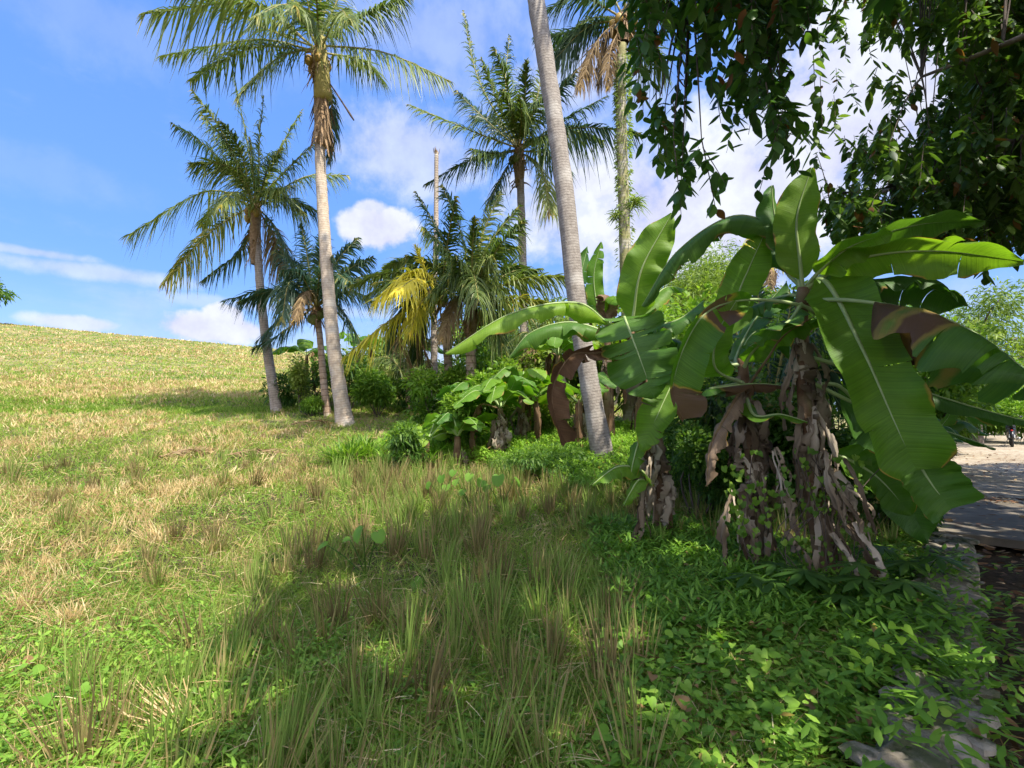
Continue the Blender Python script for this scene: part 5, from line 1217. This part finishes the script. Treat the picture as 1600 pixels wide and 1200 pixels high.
def straw():
    mb = MB()
    # clumps of pale lodged straw
    for (cnt, y0, y1, pw, per, hh) in ((4200, 1.7, 9, .3, 20, .20), (6500, 7, 24, 1.0, 13, .19), (16000, 19, 66, 1.3, 6, .22)):
        x, y = field_points(cnt, y0, y1, pw)
        f = fbm(x, y, .55, 90) if y1 < 30 else fbm(x*.14, y, .42, 90)*.8+.2*fbm(x, y, .5, 93)+.03
        s = in_shade(x, y)
        k = clear_of_road(x, y) & (x < 12) & (rng.random(cnt) < smooth(.36, .60, f)*(1-.7*s)+.08)
        k &= ~((x > -.5+0*y) & (y > 8.2) & (y < 17))
        x, y = x[k], y[k]; m = len(x)
        i = np.repeat(np.arange(m), per); n = len(i)
        spr = .035+.0035*y[i]
        X = x[i]+rng.normal(0, 1, n)*spr; Y = y[i]+rng.normal(0, 1, n)*spr; Z = gz(X, Y)
        la = rng.random(m)*6.283; lm = rng.uniform(0, 1.1, m)*(1-.3*(y > 9))
        d = np.stack([np.cos(la)[i]*lm[i]+rng.normal(0, .3, n), np.sin(la)[i]*lm[i]+rng.normal(0, .3, n), np.ones(n)], 1)
        strips(mb, np.stack([X, Y, Z-.01], 1), d, randdir(n, -.3, .3), hh*rng.uniform(.5, 1.2, n), np.maximum(.0045, Y*.0013)*rng.uniform(.7, 1.3, n), (0, 0, -.12), [1, .8, .35], 0., np.clip(rng.normal(.6, .2, m)[i]+rng.normal(0, .12, n), 0, 1))
    # loose stalks lying on the ground
    x, y = field_points(16000, 1.6, 14, .8); k = clear_of_road(x, y); x, y = x[k], y[k]; n = len(x)
    strips(mb, np.stack([x, y, gz(x, y)+.02+.12*rng.random(n)**2], 1), randdir(n, -.05, .35), randdir(n, -.3, .3), rng.uniform(.05, .22, n), np.maximum(.004, y*.001), (0, 0, -.15), [1, .9, .6], 0., rng.uniform(.3, 1, n))
    tag(mb.build('straw', M['straw']), 'pale cut rice straw lying and standing across the field', 'straw', kind='stuff')
straw()
def stubble():
    mb = MB()
    g = np.arange(-9, 4.5, .27); h = np.arange(1.8, 9.5, .28); X, Y = np.meshgrid(g, h); x = X.ravel()+rng.normal(0, .05, X.size); y = Y.ravel()+rng.normal(0, .05, X.size)
    s = in_shade(x, y); f = fbm(x, y, .7, 95)
    k = clear_of_road(x, y) & (np.abs(x) < y*1.1+.5) & (rng.random(x.size) < np.clip(s*(.25+1.1*smooth(.35, .55, f)), .13, 1)) & ~((x > .35*y-.2) & (y < 3.6)) & ~((x > .8) & (y < 5.2) & (x > .9))
    x, y = x[k], y[k]; m = len(x); per = 46; i = np.repeat(np.arange(m), per); n = len(i)
    bx = x[i]+rng.normal(0, .028, n); by = y[i]+rng.normal(0, .028, n)
    tl = rng.normal(0, .12, (m, 2)); hh = rng.uniform(.26, .48, m)*np.where(in_shade(x, y) > .5, 1, .8)
    d = np.stack([(bx-x[i])*5+tl[i, 0]+rng.normal(0, .10, n), (by-y[i])*5+tl[i, 1]+rng.normal(0, .10, n), np.ones(n)], 1)
    strips(mb, np.stack([bx, by, gz(bx, by)-.01], 1), d, randdir(n, -.2, .2), hh[i]*rng.uniform(.45, 1.15, n), .0082*rng.uniform(.7, 1.4, n)*(1+.08*by), np.stack([d[:, 0]*.15, d[:, 1]*.15, 0*bx], 1), BLADE, 0.,
           np.clip(rng.normal(.42, .26, m)[i]+rng.normal(0, .16, n), 0, 1))
    tag(mb.build('rice_stubble', M['stubble']), 'upright brown and green rice stubble in the shaded part of the field', 'stubble', kind='stuff')
stubble()

def rosettes(mb, x, y, per, ls, lw, hz, prof=OVAL4, up=.35, rnd=.5, fold=.15, spread=.05, droop=-.25):
    m = len(x); i = np.repeat(np.arange(m), per); n = len(i)
    X = x[i]+rng.normal(0, spread, n); Y = y[i]+rng.normal(0, spread, n); Z = gz(X, Y)+hz*rng.random(n)**.7
    a = rng.random(n)*6.283
    d = np.stack([np.cos(a), np.sin(a), rng.normal(up, .3, n)], 1)
    strips(mb, np.stack([X, Y, Z], 1), d, np.stack([-np.sin(a), np.cos(a), rng.normal(0, .2, n)], 1), ls*rng.uniform(.6, 1.3, n), lw*rng.uniform(.7, 1.3, n), (0, 0, droop), prof, fold, np.clip(rnd+rng.normal(0, .2, n), 0, 1), np.where(rng.random(n) < .015, .6, 0))
def cover():
    mb = MB()
    # small leaved herbs everywhere near
    x, y = field_points(9000, 1.5, 9, .6); f = fbm(x, y, .9, 100); k = clear_of_road(x, y) & (rng.random(len(x)) < smooth(.38, .6, f)+.12); x, y = x[k], y[k]
    rosettes(mb, x, y, 9, .045, .016, .12)
    # the corner patches at the bottom left
    n = 700; x = rng.uniform(-3.2, -1.0, n); y = rng.uniform(1.6, 3.4, n); rosettes(mb, x, y, 9, .045, .016, .16, rnd=.75, up=.6)
    # darker, broader weeds along the wall and under the bananas
    n = 4200; x = rng.uniform(.2, 4.6, n); y = rng.uniform(1.5, 6.3, n); k = clear_of_road(x, y) & (x > .2*y); x, y = x[k], y[k]; rosettes(mb, x, y, 9, .07, .028, .17, rnd=.42)
    n = 640; x = rng.uniform(1.1, 4.5, n); w_ = rng.uniform(-.45, .22, n); y = 1.5+(x-1.12)*1.13-w_*1.3; k = (y < 4.6) & (rng.random(n) < .25+.75*(np.abs(y-3.0) < .45)); rosettes(mb, x[k], y[k], 10, .10, .026, .30, up=.6, rnd=.35)
    n = 900; x = rng.uniform(.8, 2.6, n); y = rng.uniform(3.2, 5.8, n); k = clear_of_road(x, y); rosettes(mb, x[k], y[k], 12, .12, .018, .22, up=.7, rnd=.4)
    # lush band at the foot of the palms and behind the stubble
    n = 6000; x = rng.uniform(-2.6, 4, n); y = rng.uniform(6.8, 13, n); k = (sdist(x, y) > .6) & (y > 8.4-.5*np.clip(x, -3, 2)); rosettes(mb, x[k], y[k], 14, .11, .022, .28, up=.7, rnd=.7)
    # weeds right of the wall
    n = 900; x = rng.uniform(1.7, 5.4, n); y = rng.uniform(1.5, 5.4, n); w = (x-1.05)*.744-(y-1.55)*.668
    k = (w > .25) & (rng.random(n) < smooth(4.6, 2.4, y)+.12); 
    q = MB(); rosettes(q, x[k], y[k], 9, .08, .03, .16, rnd=.45); v = q.v[0]; mb.add(v-np.array([0, 0, .05]), q.q[0], None, q.a[0])
    tag(mb.build('ground_cover', M['weed']), 'low broad leaved weeds covering the ground', 'weeds', kind='stuff')
cover()

def heart(mb, c, nrmv, fw, size, rnd, brown=0., round_=False):
    """heart shaped leaf lying in the plane across nrmv, tip toward fw"""
    fw = nrm(fw-np.dot(fw, nrmv)*nrmv); sd_ = np.cross(nrmv, fw)
    o = np.array([(0, 0), (.22, -.16), (.45, -.10), (.55, .15), (.46, .45), (.25, .75), (0, 1.0)])*size
    if round_: o = np.array([(0, 0), (.16, -.13), (.38, -.12), (.56, .12), (.58, .42), (.40, .78), (0, .95)])*size*np.array([.95, 1])
    pts = [c+fw*y+sd_*x+nrmv*(abs(x)*.28-y*y*.25/size) for x, y in o]
    pts += [c+fw*y-sd_*x+nrmv*(abs(x)*.28-y*y*.25/size) for x, y in o[1:-1]]
    mid = [c+fw*.3*size-nrmv*.02*size, c+fw*.65*size-nrmv*.1*size]
    v = np.array(pts+mid); a = np.zeros((len(v), 4)); a[:, 2] = rnd; a[:, 3] = brown
    R_ = [0, 1, 2, 3, 4, 5, 6]; L_ = [0, 7, 8, 9, 10, 11, 6]; m1, m2 = 12, 13
    t = [[0, 1, m1], [1, 2, m1], [2, 3, m1], [3, 4, m1], [4, m2, m1], [4, 5, m2], [5, 6, m2]]
    t += [[0, m1, 7], [7, m1, 8], [8, m1, 9], [9, m1, 10], [10, m1, m2], [10, m2, 11], [11, m2, 6]]
    mb.add(v, None, t, a)
def vines():
    mb = MB()
    spots = []
    for (x0, x1, y0, y1, n) in ((930, 1460, 1010, 1220, 950), (1180, 1560, 1120, 1220, 300), (0, 200, 1010, 1210, 50), (1050, 1430, 880, 1010, 200)):
        for k in range(n):
            px, py = rng.uniform(x0, x1), rng.uniform(y0, y1)
            if vnoise(px, py, .02, 110) < .30: continue
            spots.append(ground(px, py))
    for s in spots:
        h = rng.uniform(.06, .22); a = rng.random()*6.283
        heart(mb, s+np.array([0, 0, h]), nrm(np.array([rng.normal(0, .35), rng.normal(-.2, .35), 1.])), np.array([math.cos(a), math.sin(a), -.1]), float(np.clip(rng.gamma(5., .0074), .016, .07)), float(np.clip(rng.normal(.5, .28), 0, 1)), .7 if rng.random() < .05 else 0.)
    m = len(spots); b = np.array(spots)
    strips(mb, b, randdir(m, .3, 1), randdir(m), .18, .004, (0, 0, -.2), [1, .9, .6], 0., .6)
    k = rng.integers(0, m, 260); strips(mb, b[k]+[0, 0, .10], randdir(260, -.1, .25), randdir(260), rng.uniform(.15, .5, 260), .005, (0, 0, -.15), [1, .9, .8, .6], 0., .3, .7)
    tag(mb.build('creeping_vines', M['weed']), 'heart leaved creeper spreading over the ground at the bottom right', 'creeper', kind='stuff')
vines()

# leaf litter right of the wall and along the road edge
def litter():
    mb = MB(); pts = []
    n = 2600; x = rng.uniform(2.2, 9, n); y = rng.uniform(1.8, 8, n); s = sdist(x, y); al = (x-RE[0])*RD[0]+(y-RE[1])*RD[1]; w = (x-1.05)*.744-(y-1.55)*.668
    k = (w > .24) & (al < -.05) & (s < 3); x, y = x[k], y[k]; n = len(x)
    strips(mb, np.stack([x, y, gz(x, y)-.02+rng.random(n)*.03], 1), randdir(n, -.1, .3), randdir(n, -.3, .3), rng.uniform(.05, .13, n), rng.uniform(.03, .055, n), (0, 0, -.1), OVAL, .3)
    for (n, a0, a1, z) in ((420, 3.0, 3.7, .085), (520, .1, 3.2, .085), (900, 3.6, 16, .055)):
        a = rng.uniform(a0, a1, n); b = rng.uniform(0, 3.6, n)**1.0; p = RE+np.outer(a, RD)+np.outer(b, RN)
        if n == 520: kk = rng.random(n) < .25
        else: kk = rng.random(n) < .8
        p = p[kk]; n = len(p)
        strips(mb, np.stack([p[:, 0], p[:, 1], np.full(n, z)], 1), randdir(n, -.05, .12), randdir(n, -.15, .15), rng.uniform(.05, .13, n), rng.uniform(.025, .05, n), (0, 0, -.04), OVAL4, .2)
    tag(mb.build('fallen_leaves', M['litter']), 'brown fallen leaves scattered beside the wall and on the road', 'leaves', kind='stuff')
litter()

# ------------------------------------------------------------------ single small plants
def taro(label, px, py, leaves, group=None):
    b = ground(px, py); t = thing('elephant_ear_plant', label, 'plant', b, group)
    for (dx, dy, h, size) in leaves:
        tip = b+np.array([dx*1.5, dy, h*.9]); size = size*.78
        mb = MB(); heart(mb, tip, nrm(np.array([dx*2.5+rng.normal(0, .45), -.6+rng.normal(0, .3), .75])), np.array([dx*3+rng.normal(0, .5), -.3, -.7]), size, rng.uniform(.0, 1), 0., True)
        o = mb.build('leaf', M['taro'], t)
        mb = MB(); tube(mb, bez([b, b*.5+tip*.5+[0, 0, .03], tip], 8), np.linspace(.008, .004, 8), 5); mb.build('stalk', M['bush'], t)
taro('tallest elephant ear plant, round pale leaf standing over the shaded stubble', 572, 905, [(-.02, -.03, .50, .19), (.06, .02, .44, .14), (-.22, -.05, .34, .13), (-.10, 0, .38, .08)])
taro('elephant ear plant with two broad sunlit leaves near the feathery weeds', 785, 800, [(-.03, 0, .50, .2), (.1, .03, .46, .18), (-.12, .05, .36, .14)])
taro('elephant ear plant with small round leaves left of the broad leaved one', 735, 800, [(0, 0, .5, .14), (.1, 0, .42, .15), (-.12, .05, .42, .13), (-.05, -.1, .3, .12)])
taro('low elephant ear plant nearest the strap leaved clump', 690, 790, [(0, 0, .42, .14), (-.1, 0, .32, .13), (.1, .1, .48, .12), (.05, -.1, .3, .13)])
taro('single yellow green round leaf out in the sunny straw on the left', 128, 775, [(0, 0, .16, .13), (.08, .05, .1, .08)])
taro('small elephant ear seedling lying low in the shaded stubble', 648, 925, [(0, 0, .1, .12)])

def fingers(label, px, py, h, size, mat, leaves=5, nf=7, name='cassava_seedling'):
    b = ground(px, py); t = thing(name, label, 'seedling', b)
    for k in range(leaves):
        a0 = k*2*math.pi/leaves+rng.random(); r = size*rng.uniform(.3, 1.0); c = b+np.array([math.cos(a0)*r, math.sin(a0)*r, h*rng.uniform(.7, 1.1)])
        mb = MB(); tube(mb, bez([b, b*.4+c*.6+[0, 0, .03], c], 7), .004, 4); mb.build('stalk', M['bush'], t)
        a = a0+np.linspace(-2.4, 2.4, nf); L = size*(1-.25*np.abs(np.linspace(-1, 1, nf)))
        fm = MB(); strips(fm, np.tile(c, (nf, 1)), np.stack([np.cos(a), np.sin(a), np.full(nf, .05)], 1), np.stack([-np.sin(a), np.cos(a), 0*a], 1), L, size*.26, (0, 0, -.3), [.15, .6, 1, .8, .05], .2, rng.uniform(.2, .6)); fm.build('leaf', mat, t)
fingers('dark hand shaped leaves of a cassava seedling left of the stone wall', 1390, 985, .36, .26, M['bush_dark'], 5)
fingers('cassava seedling with dark fingered leaves in front of the largest banana plant', 1225, 960, .32, .24, M['bush_dark'], 5)
fingers('cassava seedling close behind the lime green sprig', 1315, 975, .34, .25, M['bush_dark'], 5)
fingers('bright seedling with a whorl of long leaves at the foot of the middle banana', 1180, 905, .28, .17, M['weed'], 1, 9, name='whorled_seedling')
fingers('fingered seedling against the end of the stone wall', 1430, 930, .34, .24, M['bush_dark'], 4)
# lime green sprig
b = ground(1375, 1080); t = thing('bean_vine_sprig', 'lime green sprig of diamond leaves beside the broken wall', 'vine', b)
for (px, py) in ((1358, 1003), (1382, 1012), (1412, 980), (1420, 992), (1400, 978), (1330, 1020), (1352, 1030), (1328, 1042), (1345, 1045), (1405, 995)):
    c = P(px, py, 2.55); mb = MB(); heart(mb, c, nrm(np.array([rng.normal(0, .2), -.35, 1.])), np.array([rng.normal(), -.6, -.2]), .048, rng.random()); o = mb.build('leaf', M['lime'], t)
mb = MB(); tube(mb, bez([b, P(1345, 1040, 2.56), P(1360, 1012, 2.56), P(1418, 985, 2.56)], 12), .003, 4); mb.build('stalk', M['bush'], t)

def tuft(label, px, py, n, h, lean, mat, spread=.06, w=.007):
    b = ground(px, py)
    d = np.stack([rng.normal(lean[0], .28, n), rng.normal(lean[1], .25, n), np.full(n, .75)], 1)
    mb = MB(); strips(mb, b+np.stack([rng.normal(0, spread, n), rng.normal(0, spread*.6, n), np.zeros(n)], 1), d, randdir(n, -.2, .2), h*rng.uniform(.5, 1.15, n), w*rng.uniform(.7, 1.4, n), (0, 0, -.15), [1, .9, .75, .4], 0., rng.uniform(.35, 1, n))
    return tag(mb.build('straw_tuft', mat, origin=b), label, 'straw tuft')
tuft('pale fanned straw tuft at the bottom left edge of the photo', 300, 1170, 90, .38, (-.9, .1), M['straw'])
tuft('straw tuft beside the tallest elephant ear plant', 545, 935, 60, .2, (0, 0), M['straw'])
tuft('leaning straw tuft in the sunny middle of the field', 245, 850, 70, .3, (-.6, .2), M['straw'])
tuft('thick straw tuft at the left edge of the photo', 40, 960, 110, .24, (.1, 0), M['straw'], .05)
tuft('second straw tuft right of the one at the left edge', 110, 985, 110, .22, (0, 0), M['straw'], .045)
# dry frond lying in the field
def drooped(label, pxa, pya, pxb, pyb):
    a = ground(pxa, pya); b = ground(pxb, pyb); t = thing('fallen_frond', label, 'palm frond', a)
    frond(t, [a+[0, 0, .08], (a+b)/2+[0, .1, .14], b+[0, 0, .06]], M['palm_dry'], M['rachis_dry'], .4, 34, .35, .03, .6, rr=.02, start=.1)
drooped('dry brown frond fallen in the sunny field left of the palms', 250, 722, 330, 708)
drooped('second dry frond lying in the field right of the first', 350, 720, 440, 712)
drooped('dry frond lying at the feet of the two pale trunks', 455, 668, 520, 664)

# climbing vine on the dead skirts
mb = MB()
for k in range(420):
    px, py = rng.uniform(1130, 1360), rng.uniform(700, 910)
    Y = 4.35+.0*px-rng.random()*.25
    if abs(px-1245) > 130: continue
    if vnoise(px, py, .03, 120) < .42: continue
    heart(mb, P(px, py, Y), nrm(np.array([rng.normal(0, .5), -1, rng.normal(.3, .4)])), np.array([rng.normal(0, .5), 0, -1.]), rng.uniform(.025, .055), rng.uniform(.1, .8))
b = onground(1240, 4.2)
t = thing('climbing_vine', 'small round leaved vine climbing over the dead banana leaves', 'vine', b); mb.build('leaves', M['bush'], t)
mb = MB()
for k in range(10):
    x0 = rng.uniform(1150, 1340); tube(mb, bez([P(x0, 905, 4.2), P(x0+rng.normal(0, 20), 840, 4.15), P(x0+rng.normal(0, 30), 780, 4.2), P(x0+rng.normal(0, 30), 710, 4.3)], 12), .004, 4)
mb.build('stalk', M['twig'], t)
# bundles of dead leaves slanting down from the stems
for i, (x0, y0, x1, y1, Y, k_) in enumerate(((1288, 690, 1335, 880, 4.25, 13), (1222, 690, 1238, 870, 4.35, 6), (1158, 700, 1152, 850, 4.6, 8), (1012, 720, 1000, 815, 5.35, 8))):
    a0, a1 = P(x0, y0, Y), P(x1, y1, Y-.1)
    t = thing('dead_leaf_bundle', ['bundle of dead leaves slanting to the right at the foot of the largest banana plant', 'bundle of dead leaves hanging between the largest and the middle banana stems', 'bundle of dead leaves hanging on the left side of the middle banana plant', 'bundle of dead leaves at the foot of the left banana plant'][i], 'dead leaves', [a1[0], a1[1], gz(a1[0], a1[1])])
    for k in range(k_):
        u = rng.random()*.75; p = a0*(1-u)+a1*u+rng.normal(0, .05, 3); a = rng.uniform(-2.6, -.5); ln = (a1-a0)/abs(a1[2]-a0[2])
        skirt_leaf(t, p, (math.cos(a), math.sin(a)), rng.uniform(.3, .7), rng.uniform(.02, .09), lean=(ln[0]+rng.normal(0, .08), ln[1]-.05))

for o in bpy.data.objects:
    if '_o' in o: del o['_o']
